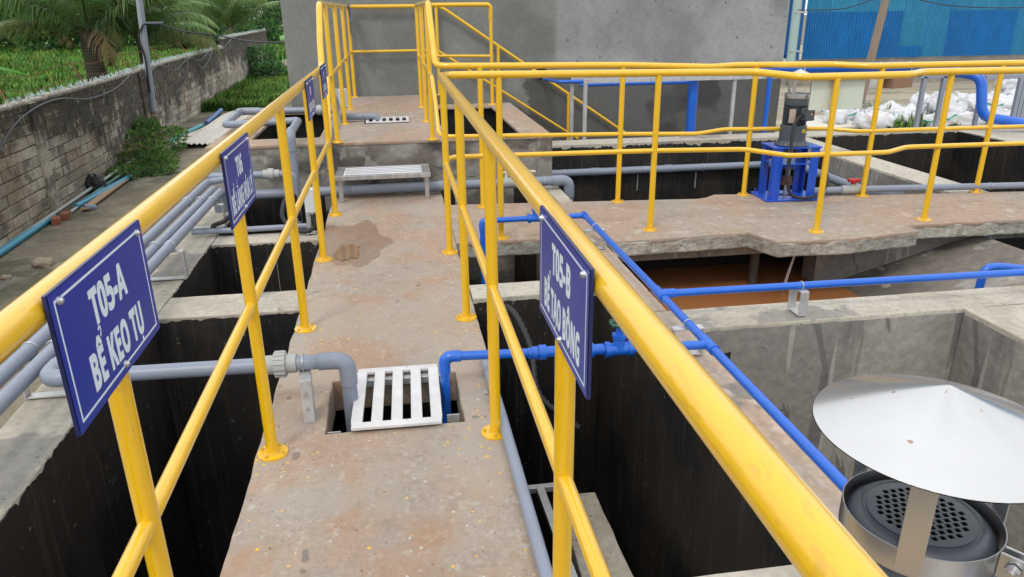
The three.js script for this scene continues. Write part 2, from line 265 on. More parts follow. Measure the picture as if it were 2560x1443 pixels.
// black bitumen coat on an inner face; brushed top edge
function coat(axis, at, a0, a1, dir, yt = -0.02, yb = YB + 0.04, rag = 0.03, mat = M.black, name = 'bitumen_coating', seed = 1) {
  const P = [], n = Math.max(8, Math.round((a1 - a0) / 0.018));
  P.push([a0, yb]); for (let k = 0; k <= n; k++) { const t = k / n; P.push([lerp(a0, a1, t), yt - rag * (2.2 * Math.pow(fbm(t * (a1 - a0) / 3 + seed * 0.31, 0.4, 40, 8, 2, 33 + seed), 5) + 0.35 * h2(k, seed, 9))]); } P.push([a1, yb]);
  const g = new THREE.ExtrudeGeometry(new THREE.Shape(P.map(p => new THREE.Vector2(p[0], p[1]))), { depth: 0.004, bevelEnabled: false });
  if (axis === 'x') { g.rotateY(-Math.PI / 2); g.translate(dir > 0 ? at + 0.0045 : at - 0.0005, 0, 0); } else g.translate(0, 0, dir > 0 ? at + 0.0005 : at - 0.0045);
  return part(name, triUV(g, seed * 0.7, seed * 0.3), mat, tank);
}
// left row
wall(-1.61, -1.34, -6.61, 1.6); wall(-1.335, -0.565, -4.16, -3.84); wall(-1.335, -0.565, -5.42, -5.19);
wall(-0.55, -0.40, -6.43, 1.5, M.flatBlack, -0.151, YB, 0); wall(0.20, 0.335, -6.43, 1.5, M.flatBlack, -0.152, YB, 0);
coat('x', -1.34, -3.84, 1.5, 1, -0.012, YB, 0.03, M.black, undefined, 1); coat('z', -3.84, -1.335, -0.57, 1, -0.02, YB, 0.03, M.black, undefined, 2);
coat('x', -1.34, -5.19, -4.16, 1, -0.012, YB, 0.03, M.black, undefined, 3); coat('z', -5.19, -1.335, -0.57, 1, -0.02, YB, 0.04, M.black, undefined, 4);
coat('x', -1.34, -6.60, -5.42, 1, -0.012, YB, 0.03, M.black, undefined, 5);
// right row
wall(0.36, 1.10, -1.57, 1.5, M.rim); wall(1.10, 1.43, -3.47, 1.5, M.rimTan); wall(1.10, 1.365, -4.9, -3.47, M.rimTan); wall(0.36, 1.10, -4.05, -3.83);
coat('z', -3.83, 0.36, 1.10, 1, -0.03, YB, 0.03, M.black, undefined, 6); coat('x', 1.10, -3.83, -1.57, -1, -0.015, YB, 0.04, M.black, undefined, 7);
coat('x', 1.10, -4.88, -4.05, -1, -0.02, YB, 0.03, M.black, undefined, 8);
// big bare basin on the right
wall(1.43, 6.6, -3.47, -3.22); wall(2.93, 3.42, -3.22, 1.2);
part('wall_face', box(1.43, 2.93, YB, -0.03, -3.22, -3.208), M.bare, tank); part('wall_face', box(2.918, 2.93, YB, -0.035, -3.2, 1.2), M.bare, tank);
coat('z', -3.207, 1.445, 1.62, 1, -0.13, -0.62, 0.16, M.black, 'paint_splash', 9);
// brown-water basin under the crossing walkway
part('beam', slab(rough(rect(1.37, 6.5, -4.86, -5.06), 0.004, 0.1, 41), [], -0.09, 0.12, 0.006), M.bare, tank);
part('tank_wall', box(3.08, 4.42, YB, -0.12, -5.05, -4.875), M.bare, tank);
part('tank_wall', box(1.36, 6.5, YB, -0.12, -5.79, -5.6), M.bare, tank);
part('tank_wall', box(1.3, 1.365, YB, -0.12, -5.6, -4.9), M.bare, tank);
{ // sloping hopper side rising out of the water, shade put into its darker concrete
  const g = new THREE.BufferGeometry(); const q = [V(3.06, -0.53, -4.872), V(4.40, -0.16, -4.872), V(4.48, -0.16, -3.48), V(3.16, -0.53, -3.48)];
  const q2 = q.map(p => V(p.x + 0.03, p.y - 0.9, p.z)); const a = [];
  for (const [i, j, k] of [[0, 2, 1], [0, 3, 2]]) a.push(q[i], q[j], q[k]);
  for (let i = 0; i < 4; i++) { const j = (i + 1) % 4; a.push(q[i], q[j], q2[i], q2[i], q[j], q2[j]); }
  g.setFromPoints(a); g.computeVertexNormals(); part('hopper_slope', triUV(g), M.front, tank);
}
// rear basins
wall(1.30, 1.425, -6.61, -5.86); wall(1.42, 8.6, -8.95, -8.62); wall(4.68, 5.03, -8.62, -5.52); wall(7.17, 8.3, -8.62, -4.2);
coat('z', -8.62, 1.42, 4.68, 1, -0.03, YB, 0.06, M.black, undefined, 10); coat('x', 4.68, -8.62, -7.45, -1, -0.04, YB, 0.05, M.black, undefined, 11);
part('wall_face', box(4.672, 4.681, YB, -0.03, -7.45, -5.6), M.bare, tank);
coat('z', -8.62, 5.03, 7.17, 1, -0.02, YB, 0.03, M.black, undefined, 12); coat('x', 7.17, -8.62, -5.0, -1, -0.02, YB, 0.03, M.black, undefined, 13); coat('x', 1.42, -8.7, -5.9, 1, -0.05, YB, 0.02, M.black, undefined, 14);
part('tank_floor', box(-1.6, 8.2, YB - 0.1, YB + 0.03, -10.3, 1.5), M.flatBlack, tank);
part('tank_wall', box(1.45, 8.2, YB, -0.13, -5.8 + 0.19, -5.6 + 0.19), M.flatBlack, tank);
// dark still water low in the painted basins
M.water = phys([0.30, 0.125, 0.046], { roughness: 0.3, specularIntensity: 0.6, ior: 1.33, bumpMap: tex(256, 256, (u, v) => { const g = fbm(u, v, 8, 8, 4, 801); return [g, g, g]; }, 1.2, 1.2, false), bumpScale: 0.004 });
struct('water', box(1.34, 4.45, -0.50, -0.48, -5.62, -3.44), M.water, 'still brown water in the basin under the crossing walkway', 'water');

M.darkWater = phys([0.012, 0.011, 0.009], { roughness: 0.05, ior: 1.33, bumpMap: M.water.bumpMap, bumpScale: 0.003 });
struct('water', merge([box(-1.33, -0.56, -1.92, -1.90, -3.83, 1.4), box(-1.33, -0.56, -1.92, -1.90, -5.18, -4.17), box(0.34, 1.09, -1.92, -1.90, -3.82, -1.58)]), M.darkWater, 'dark still water deep in the black painted basins', 'water');
struct('walkway', (() => { const g = slab(rough(rect(-0.58, 0.355, 1.5, -6.46), 0.008, 0.06, 5), [rough(rect(-0.345, 0.19, -2.94, -2.51), 0.008, 0.05, 6)], 0, 0.15, 0.008);
  const p = g.attributes.position, n = g.attributes.normal, uv = g.attributes.uv; for (let i = 0; i < p.count; i++) if (Math.abs(n.getY(i)) > 0.7) uv.setXY(i, p.getX(i) + 0.6, p.getZ(i) + 6.6); return g; })(), M.walk, 'brown concrete walkway between the two near yellow railings', 'walkway');
{
  const front = [[0.357, -4.88], [1.30, -4.86], [1.42, -4.70], [2.44, -4.745], [2.53, -4.49], [3.06, -4.465], [3.63, -4.545], [3.66, -4.70], [6.5, -4.62]];
  const back = [[6.5, -5.37], [5.3, -5.46], [3.45, -5.66], [3.0, -5.82], [2.66, -5.87], [2.56, -5.79], [2.47, -5.755], [1.41, -5.865], [0.357, -5.96]];
  const outline = rough([...front, ...back], 0.012, 0.05, 8, i => i < 8);
  struct('crossing_walkway', slab(outline, [], 0.001, 0.03, 0.008), M.deck, 'concrete slab walkway crossing to the right with a broken front edge', 'walkway');
  // ragged underside lip of the slab edge, cast a little further back
  const lip = rough([...front.map(([x, z]) => [x, z - 0.002]), ...front.slice().reverse().map(([x, z]) => [x, z - 0.2])], 0.014, 0.03, 18, i => i < 8);
  struct('slab_edge', slab(lip, [], -0.012, 0.105, 0.012), M.broken, 'cracked broken concrete edge under the crossing walkway', 'slab edge');
}
{ // puddle standing in the wet patch, and things in the brown water
  const q = []; for (let k = 0; k < 46; k++) { const t = k / 46 * Math.PI * 2, r = 0.55 + 0.75 * fbm(Math.cos(t) * 0.12 + 0.5, Math.sin(t) * 0.12 + 0.5, 24, 24, 3, 93); q.push([-0.37 + Math.cos(t) * 0.085 * r, -4.80 + Math.sin(t) * 0.20 * r]); }
  struct('puddle', plane(q, 0.003), phys([0.20, 0.135, 0.095], { roughness: 0.03, ior: 1.33 }), 'small shiny rain puddle on the walkway', 'puddle');
  solo('standing_pipe', cyl(0.035, 0.035, 1.2, 14).translate(2.62, -0.65, -4.95), std([0.075, 0.065, 0.06], { roughness: 0.6 }), 'dark upright pipe standing in the brown water', 'pipe');
  solo('white_rope', sweep(new THREE.CatmullRomCurve3([V(2.86, -0.14, -4.78), V(2.83, -0.28, -4.79), V(2.79, -0.5, -4.80)]).getPoints(12), t => 0.004 + 0.010 * t, 7), std([0.62, 0.61, 0.58], { roughness: 0.9 }), 'frayed white rope hanging into the brown water', 'rope');
}
// raised platform
{
  const out = rough([[-1.62, -6.60], [1.405, -6.60], [1.405, -9.2], [0.52, -9.2], [0.52, -10.38], [-0.80, -10.38], [-0.80, -9.2], [-1.62, -9.2]], 0.008, 0.08, 51);
  const hl = rough(rect(-1.30, -0.70, -8.85, -6.95), 0.006, 0.1, 52), hr = rough(rect(0.44, 1.13, -8.9, -6.8), 0.006, 0.1, 53), hg = rect(-0.32, 0.13, -8.1, -7.72);
  struct('raised_platform', slab(out, [hl, hr, hg], 0.44, 0.03, 0.008), M.deck, 'raised concrete platform with three openings at the far end', 'platform');
  const body = [];
  body.push(slab(rough(rect(-1.61, 1.395, -6.608, -6.74), 0.004, 0.2, 54), [], 0.412, 3.0, 0.006), box(1.25, 1.385, YB, 0.413, -9.19, -6.6), box(-1.60, -1.38, YB, 0.413, -9.19, -6.6), box(-1.38, 1.25, YB, 0.413, -9.185, -8.98), box(-0.7, 0.42, YB, 0.411, -10.33, -9.19));
  struct('platform_wall', merge(body), M.front, 'stained concrete wall carrying the raised platform', 'platform wall');
  struct('platform_shaft_lining', merge([box(-1.37, -0.60, YB + 0.2, 0.409, -8.97, -8.96), box(-1.375, -1.36, YB + 0.2, 0.409, -8.95, -6.62), box(0.4, 1.245, YB + 0.2, 0.409, -8.972, -8.962), box(1.23, 1.245, YB + 0.2, 0.409, -8.95, -6.62), box(-0.62, -0.60, YB + 0.2, 0.408, -8.95, -6.62), box(0.36, 0.38, YB + 0.2, 0.408, -8.95, -6.62), box(-1.36, 1.23, YB + 0.2, YB + 0.22, -8.9, -6.62)]), M.flatBlack, 'black lining inside the platform openings', 'tank lining');
  for (const [x0, x1, sd] of [[-1.335, -0.57, 15], [0.36, 1.29, 16]]) coat('z', -6.612, x0, x1, 1, 0.03, YB, 0.05, M.black, undefined, sd);
}
// stairs behind the platform, going down to the right
{
  const st = thing('staircase', 'concrete stairs going down to the right behind the platform', 'stairs', [0.52, 0, -9.8]);
  for (let i = 0; i < 9; i++) part('step', box(0.02 + i * 0.27, 0.29 + i * 0.27, YG, 0.44 - (i + 1) * 0.19, -0.56, 0.56), M.deck, st);
}

// ---------- yellow railings ----------
const RT = 0.0245, RP = 0.021, RM = 0.017;
const flangeGeo = (() => { const a = [new THREE.CylinderGeometry(0.054, 0.055, 0.007, 28).translate(0, 0.0035, 0), new THREE.CylinderGeometry(0.0225, 0.026, 0.008, 20).translate(0, 0.010, 0)];
  for (let k = 0; k < 4; k++) { const t = k * Math.PI / 2 + 0.6; a.push(new THREE.CylinderGeometry(0.006, 0.0065, 0.008, 6).translate(Math.cos(t) * 0.042, 0.010, Math.sin(t) * 0.042), new THREE.CylinderGeometry(0.0035, 0.0035, 0.014, 8).translate(Math.cos(t) * 0.042, 0.012, Math.sin(t) * 0.042)); } return merge(a); })();
const postGeo = {};
function post(g, x, y0, y1, z, flange = true, top = [0, 0]) {
  const h = y1 - y0, key = h.toFixed(3) + top;
  postGeo[key] ||= sweep([V(0, 0, 0), V(0, h * 0.5, 0), V(top[0], h, top[1])].map(v => v), RP, 16, true);
  const m = part('post', postGeo[key], M.yellow, g, [x, y0, z]); if (flange) { const f = part('base_flange', flangeGeo, M.yellow, m); f.rotation.y = R() * 3; }
  return m;
}
const bead = (x, y, z, r = RM + 0.004) => new THREE.SphereGeometry(r, 10, 8).translate(x, y, z);
const ZP = [-1.265, -2.405, -3.54, -4.67, -5.81];
{ // left railing, up onto the platform and along its back
  const g = thing('yellow_railing', 'yellow pipe railing along the left edge carrying four blue signs', 'railing');
  const XL = -0.521;
  part('top_rail', pipe([[XL, 1.115, 0.9], [XL, 1.115, -5.86], [XL - 0.005, 1.30, -5.99], [XL - 0.005, 1.565, -6.22], [XL, 1.57, -10.3], [0.62, 1.57, -10.3]], RT, 0.07, 16), M.yellow, g);
  part('mid_rail', pipe([[XL, 0.59, 0.9], [XL, 0.575, -5.95], [XL, 0.80, -6.12], [XL, 1.0, -6.3], [XL, 1.02, -10.3], [0.60, 1.02, -10.3]], RM, 0.05, 14), M.yellow, g);
  for (const z of ZP) post(g, XL, 0, 1.10, z);
  for (const z of [-6.62, -7.75, -8.98]) post(g, XL + 0.005, 0.44, 1.56, z);
  post(g, XL, 0.44, 1.56, -10.3);
  part('weld_beads', merge([...ZP.map(z => bead(XL, 0.585, z)), ...[-6.62, -7.75, -8.98].map(z => bead(XL + 0.003, 1.015, z))]), M.yellow, g);
  // stair handrail welded to its end
  part('stair_rail', pipe([[0.62, 1.57, -10.3], [0.72, 1.53, -10.3], [3.3, -0.20, -10.3]], RM + 0.003, 0.05), M.yellow, g);
  part('stair_rail', pipe([[0.60, 1.02, -10.3], [2.55, -0.22, -10.3]], RM), M.yellow, g);
  post(g, 0.61, 0.44, 1.56, -10.3); post(g, 1.42, -0.3, 1.05, -10.3, false); post(g, 2.4, -1.0, 0.40, -10.3, false);
}
{ // right railing, near walkway then front of the crossing walkway
  const g = thing('yellow_railing', 'yellow pipe railing on the near right turning along the front of the crossing slab', 'railing');
  const XR = 0.297, P = [[0.68, -4.93, 1.108], [1.77, -4.93, 1.095], [2.91, -4.66, 1.07], [3.86, -4.80, 1.066], [4.86, -4.76, 1.062]];
  part('top_rail', pipe([[XR, 1.115, 0.5], [XR, 1.12, -4.80], [0.36, 1.115, -4.93], [1.77, 1.098, -4.93], [2.45, 1.09, -4.91], [2.66, 1.07, -4.66], [3.45, 1.067, -4.68], [3.62, 1.072, -4.79], [6.0, 1.06, -4.74]], RT, 0.06, 16), M.yellow, g);
  part('mid_rail', pipe([[XR, 0.59, 0.5], [XR, 0.59, -4.78], [0.36, 0.588, -4.92], [1.77, 0.575, -4.93], [2.42, 0.565, -4.90], [2.63, 0.555, -4.66], [3.38, 0.545, -4.68], [3.60, 0.555, -4.79], [6.0, 0.545, -4.74]], RM, 0.05, 14), M.yellow, g);
  for (const z of ZP.slice(0, 4)) post(g, XR, 0, 1.105, z);
  for (const [x, z, y] of P) post(g, x, 0, y - 0.01, z);
  part('weld_beads', merge([...ZP.slice(0, 4).map(z => bead(XR, 0.59, z)), ...P.map(([x, z]) => bead(x, 0.565, z))]), M.yellow, g);
}
{ // rear railing of the crossing walkway, up onto the platform
  const g = thing('yellow_railing', 'yellow pipe railing along the rear of the crossing slab rising onto the platform', 'railing');
  const P = [[0.66, -5.83, 1.105], [1.78, -5.78, 1.09], [2.90, -5.80, 1.06], [3.86, -5.575, 1.06], [4.88, -5.516, 1.058]];
  part('top_rail', pipe([[6.0, 1.055, -5.47], [4.88, 1.06, -5.516], [3.75, 1.058, -5.575], [3.52, 1.064, -5.75], [2.75, 1.070, -5.83], [2.5, 1.066, -5.75], [1.78, 1.093, -5.78], [0.40, 1.11, -5.86], [0.325, 1.115, -5.90], [0.318, 1.30, -6.02], [0.312, 1.565, -6.28], [0.31, 1.57, -9.0], [1.165, 1.57, -9.03], [1.165, 1.40, -9.04]], RT, 0.055, 16), M.yellow, g);
  part('mid_rail', pipe([[6.0, 0.545, -5.47], [4.88, 0.548, -5.516], [3.75, 0.545, -5.575], [3.52, 0.555, -5.72], [2.68, 0.562, -5.82], [2.42, 0.545, -5.75], [1.78, 0.56, -5.78], [0.40, 0.575, -5.87], [0.33, 0.58, -5.92], [0.322, 0.83, -6.08], [0.315, 1.0, -6.3], [0.31, 1.02, -9.0], [1.165, 1.0, -9.04]], RM, 0.045, 14), M.yellow, g);
  for (const [x, z, y] of P) post(g, x, 0, y - 0.01, z);
  for (const z of [-6.59, -7.74, -8.98]) post(g, 0.311, 0.44, 1.56, z);
  post(g, 1.165, 0.44, 1.45, -9.04);
  part('weld_beads', merge([...P.map(([x, z]) => bead(x, 0.555, z)), ...[-6.59, -7.74, -8.98].map(z => bead(0.312, 1.015, z))]), M.yellow, g);
}

// ---------- signs ----------
function signFace(draw) {
  const W = 800, H = 440, c = document.createElement('canvas'); c.width = W; c.height = H; const x = c.getContext('2d');
  x.fillStyle = '#062a94'; x.fillRect(0, 0, W, H); x.strokeStyle = '#d5e4ee'; x.lineWidth = 9; x.strokeRect(32, 30, W - 64, H - 60);
  draw(x, W, H); const t = new THREE.CanvasTexture(c); t.colorSpace = THREE.SRGBColorSpace; t.anisotropy = 8; return t;
}
function line(x, s, cx, cy, size, width, marks = []) {     // condensed bold capitals; tone marks drawn by hand
  const fill = '#d5e4ee'; x.save(); x.fillStyle = x.strokeStyle = fill; x.font = `bold ${size}px sans-serif`; x.textAlign = 'left'; x.textBaseline = 'alphabetic'; x.lineJoin = x.lineCap = 'round';
  const w = x.measureText(s).width, k = width / w; x.translate(cx - width / 2, cy); x.scale(k, 1); x.lineWidth = size * 0.05; x.fillText(s, 0, 0); x.strokeText(s, 0, 0);
  for (const [i, m] of marks) {
    const a = x.measureText(s.slice(0, i)).width, b = x.measureText(s.slice(0, i + 1)).width, c = (a + b) / 2, u = size; x.lineWidth = u * 0.07; x.beginPath();
    if (m === 'dot') { x.ellipse(c, u * 0.135, u * 0.07 / Math.sqrt(k) , u * 0.06, 0, 0, 7); x.fill(); }
    if (m === 'hook') { const X = c + u * 0.30, Y = -u * 1.0; x.moveTo(X - u * 0.10, Y - u * 0.05); x.quadraticCurveTo(X + u * 0.06, Y - u * 0.13, X + u * 0.06, Y); x.quadraticCurveTo(X + u * 0.06, Y + u * 0.06, X - u * 0.02, Y + u * 0.10); x.stroke(); }
    if (m === 'breve') { const Y = -u * 0.86; x.moveTo(c - u * 0.2, Y - u * 0.04); x.quadraticCurveTo(c, Y + u * 0.10, c + u * 0.2, Y - u * 0.04); x.stroke(); x.beginPath(); x.moveTo(c + u * 0.02, Y - u * 0.11); x.lineTo(c + u * 0.2, Y - u * 0.24); x.stroke(); }
  }
  x.restore();
}
function strokes(x, x0, x1, y0, y1, n, seed, fill = '#d5e4ee') { const q = rng(seed); x.fillStyle = fill; const w = (x1 - x0) / n; for (let i = 0; i < n; i++) { x.fillRect(x0 + i * w, y0, w * 0.36, y1 - y0); if (q() < 0.6) x.fillRect(x0 + i * w, q() < 0.5 ? y0 : (y0 + y1) / 2, w * 0.8, (y1 - y0) * 0.18); if (q() < 0.5) x.fillRect(x0 + i * w + w * 0.5, y0, w * 0.3, y1 - y0); } }
const screwGeo = merge([new THREE.CylinderGeometry(0.0062, 0.0068, 0.0035, 14).rotateX(Math.PI / 2), new THREE.SphereGeometry(0.005, 10, 6, 0, Math.PI * 2, 0, Math.PI / 2).rotateX(Math.PI / 2).translate(0, 0, 0.0015)]);
M.signEdge = phys([0.012, 0.018, 0.10], { roughness: 0.3 });
function sign(label, pos, turn, face, w = 0.405, h = 0.222) {
  const g = thing('blue_sign', label, 'sign', pos); g.rotation.y = turn;
  part('board', rbox(w, h, 0.006, 0.001), M.signEdge, g);
  part('printed_face', new THREE.PlaneGeometry(w - 0.002, h - 0.002).translate(0, 0, 0.0042), phys(0xffffff, { map: face, roughness: 0.3, specularIntensity: 0.6 }), g);
  for (const [x, y] of [[-w / 2 + 0.03, h / 2 - 0.018], [w / 2 - 0.03, h / 2 - 0.018], [0.004, -h / 2 + 0.018]]) part('screw', screwGeo, M.steel, g, [x, y, 0.0055]);
  return g;
}
const LX = -0.521 + RT + 0.004, HP = Math.PI / 2;
sign('large blue sign reading T05-A BỂ KEO TỤ nearest the camera on the left railing', [LX, 1.03, -1.228], HP, signFace((x, W) => { line(x, 'T05-A', W / 2, 195, 158, 310); line(x, 'BÊ KEO TU', W / 2, 378, 158, 500, [[1, 'hook'], [8, 'dot']]); }));
sign('blue sign reading T06 BỂ LẮNG HÓA LÝ on the left railing', [LX, 1.022, -2.37], HP, signFace((x, W) => { line(x, 'T06', W / 2, 195, 158, 190); line(x, 'BÊ LANG HÓA LÝ', W / 2, 378, 158, 670, [[1, 'hook'], [4, 'breve']]); }));
sign('third blue sign along the left railing, beyond the T06 sign', [LX, 1.03, -4.62], HP, signFace(x => { strokes(x, 310, 480, 95, 190, 3, 4); strokes(x, 110, 690, 262, 366, 13, 5); }));
sign('small blue sign at the end of the left railing where it climbs', [LX, 1.045, -5.61], HP, signFace(x => { strokes(x, 310, 480, 95, 190, 3, 6); strokes(x, 130, 670, 262, 366, 12, 7); }));
sign('blue sign high on the platform corner post with a pale red top mark', [LX + 0.004, 1.42, -10.1], HP, signFace(x => { strokes(x, 340, 460, 55, 130, 2, 8, '#c98a9a'); strokes(x, 120, 680, 165, 262, 12, 9); strokes(x, 200, 600, 300, 385, 8, 10); }), 0.30, 0.36);
sign('blue sign reading T05-B BỂ TẠO BÔNG hanging on the right railing', [0.297 - RT - 0.004, 1.04, -1.172], -HP, signFace((x, W) => { line(x, 'T05-B', W / 2, 195, 158, 310); line(x, 'BÊ TAO BÔNG', W / 2, 378, 158, 600, [[1, 'hook'], [4, 'dot']]); }), 0.385, 0.215);
{ const g = thing('blank_sign_board', 'blank pale green back of a sign board on the front railing', 'sign', [2.945, 0.955, -4.695]); part('board', rbox(0.385, 0.21, 0.006, 0.001), phys([0.56, 0.62, 0.53], { roughness: 0.4 }), g); }

// ---------- grey pvc pipes ----------
const clampGeo = (r, axis, pos) => torus(r + 0.002, 0.003, axis, pos);
const sleeve = (a, b, r) => cylBetween(V(...a), V(...b), r, 18);
function uBracket(label, pos, w, h, turn, group) {         // bent flat-steel frame standing on the concrete
  const g = thing('pipe_bracket', label, 'bracket', pos, group); g.rotation.y = turn; const t = 0.007, d = 0.045;
  for (const [n, gg] of [['bracket_leg', rbox(t, h, d, 0.001).translate(-w / 2, h / 2, 0)], ['bracket_leg', rbox(t, h, d, 0.001).translate(w / 2, h / 2, 0)], ['bracket_top', rbox(w, t, d, 0.001).translate(0, h, 0)], ['bracket_foot', rbox(w - 0.012, t, d, 0.001).translate(0, t / 2 + 0.001, 0)]]) part(n, gg, M.galv, g);
  return g;
}
const PY = 0.205, PRr = 0.03;
const PX = [-1.565, -1.47, -1.385];
{
  const l = ['leftmost of the three grey pipes running along the left rim', 'middle of the three grey pipes running along the left rim', 'grey pipe along the left rim turning across the walkway into the grate opening'];
  const a = thing('grey_pipe', l[0], 'pipe'); part('pipe_run', pipe([[PX[0], PY, 0.9], [PX[0], PY, -6.30], [-1.25, 0.245, -6.33]], PRr, 0.06, 18), M.pvc, a);
  const b = thing('grey_pipe', l[1], 'pipe'); part('pipe_run', pipe([[PX[1], PY, 0.9], [PX[1], PY - 0.01, -6.1], [PX[1], -0.02, -6.12]], PRr, 0.06, 18), M.pvc, b);
  const c = thing('grey_pipe', l[2], 'pipe'); part('pipe_run', pipe([[PX[2], 0.03, -6.0], [PX[2], PY, -5.95], [PX[2], PY, -2.75], [-0.255, PY, -2.715], [-0.255, -0.9, -2.715]], PRr, 0.055, 18), M.pvc, c);
  part('elbow', pipe([[PX[2], PY, -2.87], [PX[2], PY, -2.748], [PX[2] + 0.13, PY, -2.746]], PRr + 0.005, 0.06, 18), M.pvc, c);
  part('elbow', pipe([[-0.365, PY, -2.718], [-0.255, PY, -2.715], [-0.255, 0.10, -2.715]], PRr + 0.005, 0.05, 18), M.pvc, c);
  const un = (g, x, y, z) => { const u = part('union', merge([sleeve([x - 0.062, y, z], [x + 0.062, y, z], 0.038), sleeve([x - 0.022, y, z], [x + 0.022, y, z], 0.05)]), M.pvcGrey, g);
    const rb = []; for (let k = 0; k < 16; k++) { const t = k / 16 * Math.PI * 2; rb.push(rbox(0.04, 0.004, 0.006, 0.001).rotateX(-t).translate(x, y + Math.cos(t) * 0.0505, z + Math.sin(t) * 0.0505)); } part('grip_ribs', merge(rb), M.pvcGrey, u); };
  un(c, -0.512, PY, -2.722);
  for (const z of [-2.02, -4.47, -5.62]) for (const [i, g] of [[0, a], [1, b], [2, c]]) { if (i === 2 && z > -2.7) continue; part('clamp', clampGeo(PRr, 'z', [PX[i], PY, z]), M.steel, g); }
  part('clamp', clampGeo(PRr, 'z', [PX[0], PY, -3.05]), M.steel, a); part('clamp', clampGeo(PRr, 'z', [PX[1], PY, -3.05]), M.steel, b); part('clamp', clampGeo(PRr, 'z', [PX[2], PY, -3.0]), M.steel, c); part('clamp', clampGeo(PRr, 'x', [-0.425, PY, -2.72]), M.steel, c);
  for (const [z, n] of [[-4.47, 'wide steel bracket under the three grey pipes beside the second basin'], [-5.62, 'wide steel bracket under the three grey pipes near the far end'], [-3.02, 'wide steel bracket under the three grey pipes behind the T05-A sign']]) {
    uBracket(n, [-1.46, 0, z], 0.29, PY - PRr - 0.002, 0, 'brackets under the left pipes');
  }
  // stand under the crossing pipe
  const s = thing('pipe_stand', 'small bent steel stand under the grey pipe crossing the walkway', 'bracket', [-0.42, 0, -2.70]); s.rotation.y = 0.1;
  part('stand_top', rbox(0.045, 0.004, 0.10, 0.001).translate(0, PY - PRr - 0.004, 0.03), M.galv, s); part('stand_leg', rbox(0.042, PY - PRr - 0.004, 0.005, 0.001).rotateX(-0.12).translate(0, 0.086, 0.088), M.galv, s); part('stand_side', rbox(0.004, PY - PRr - 0.006, 0.09, 0.001).translate(0.022, 0.085, 0.04), M.galv, s);
  for (const y of [0.06, 0.12]) part('bolt', cyl(0.006, 0.006, 0.006, 8).rotateX(HP).translate(0, y, 0.099), M.steel, s);
}
{ // far pipe dropping beside the third basin
  const g = thing('grey_pipe', 'grey pipe with a union crossing in front of the platform behind the T06 sign', 'pipe');
  part('pipe_run', pipe([[-1.56, 0.245, -6.33], [-0.875, 0.245, -6.31], [-0.875, -0.8, -6.30]], 0.03, 0.05, 16), M.pvc, g);
  part('union', merge([sleeve([-1.12, 0.245, -6.318], [-0.99, 0.245, -6.316], 0.038), sleeve([-1.08, 0.245, -6.318], [-1.035, 0.245, -6.317], 0.05)]), M.pvcGrey, g);
}
{
  const g = thing('grey_pipe', 'grey pipe loop lying on the left side of the raised platform', 'pipe');
  part('pipe_run', pipe([[-0.62, 0.53, -8.2], [-1.63, 0.53, -8.32], [-1.58, 0.53, -7.3], [-0.90, 0.56, -7.22], [-0.875, 0.565, -6.39], [-0.875, 0.13, -6.385]], 0.034, 0.06, 16), M.pvc, g);
  part('elbow', pipe([[-0.885, 0.563, -6.55], [-0.875, 0.565, -6.39], [-0.875, 0.42, -6.387]], 0.039, 0.06, 16), M.pvc, g);
  part('elbow', pipe([[-1.43, 0.53, -8.30], [-1.63, 0.53, -8.32], [-1.62, 0.53, -8.1]], 0.039, 0.06, 16), M.pvc, g);
  part('union', merge([sleeve([-0.86, 0.53, -8.23], [-0.72, 0.53, -8.21], 0.043), sleeve([-0.82, 0.53, -8.226], [-0.77, 0.53, -8.22], 0.056)]), M.pvcGrey, g);
}
{
  const g = thing('grey_pipe', 'grey pipe on the platform floor ending at the far grate', 'pipe');
  part('pipe_run', pipe([[-0.66, 0.49, -7.96], [-0.20, 0.49, -7.9], [-0.17, 0.40, -7.9]], 0.034, 0.05, 16), M.pvc, g); part('elbow', pipe([[-0.32, 0.49, -7.915], [-0.205, 0.49, -7.90], [-0.18, 0.44, -7.9]], 0.038, 0.05, 16), M.pvc, g); part('clamp', clampGeo(0.034, 'x', [-0.43, 0.49, -7.93]), M.alu, g);
  const v = thing('grey_pipe', 'grey pipe riser beside the left railing of the platform', 'pipe'); part('pipe_run', pipe([[-0.60, 0.72, -7.9], [-0.60, 0.5, -7.6], [-0.60, 0.48, -6.9], [-0.58, 0.44, -6.42], [-0.58, 0.25, -6.40]], 0.026, 0.05), M.pvc, v);
}
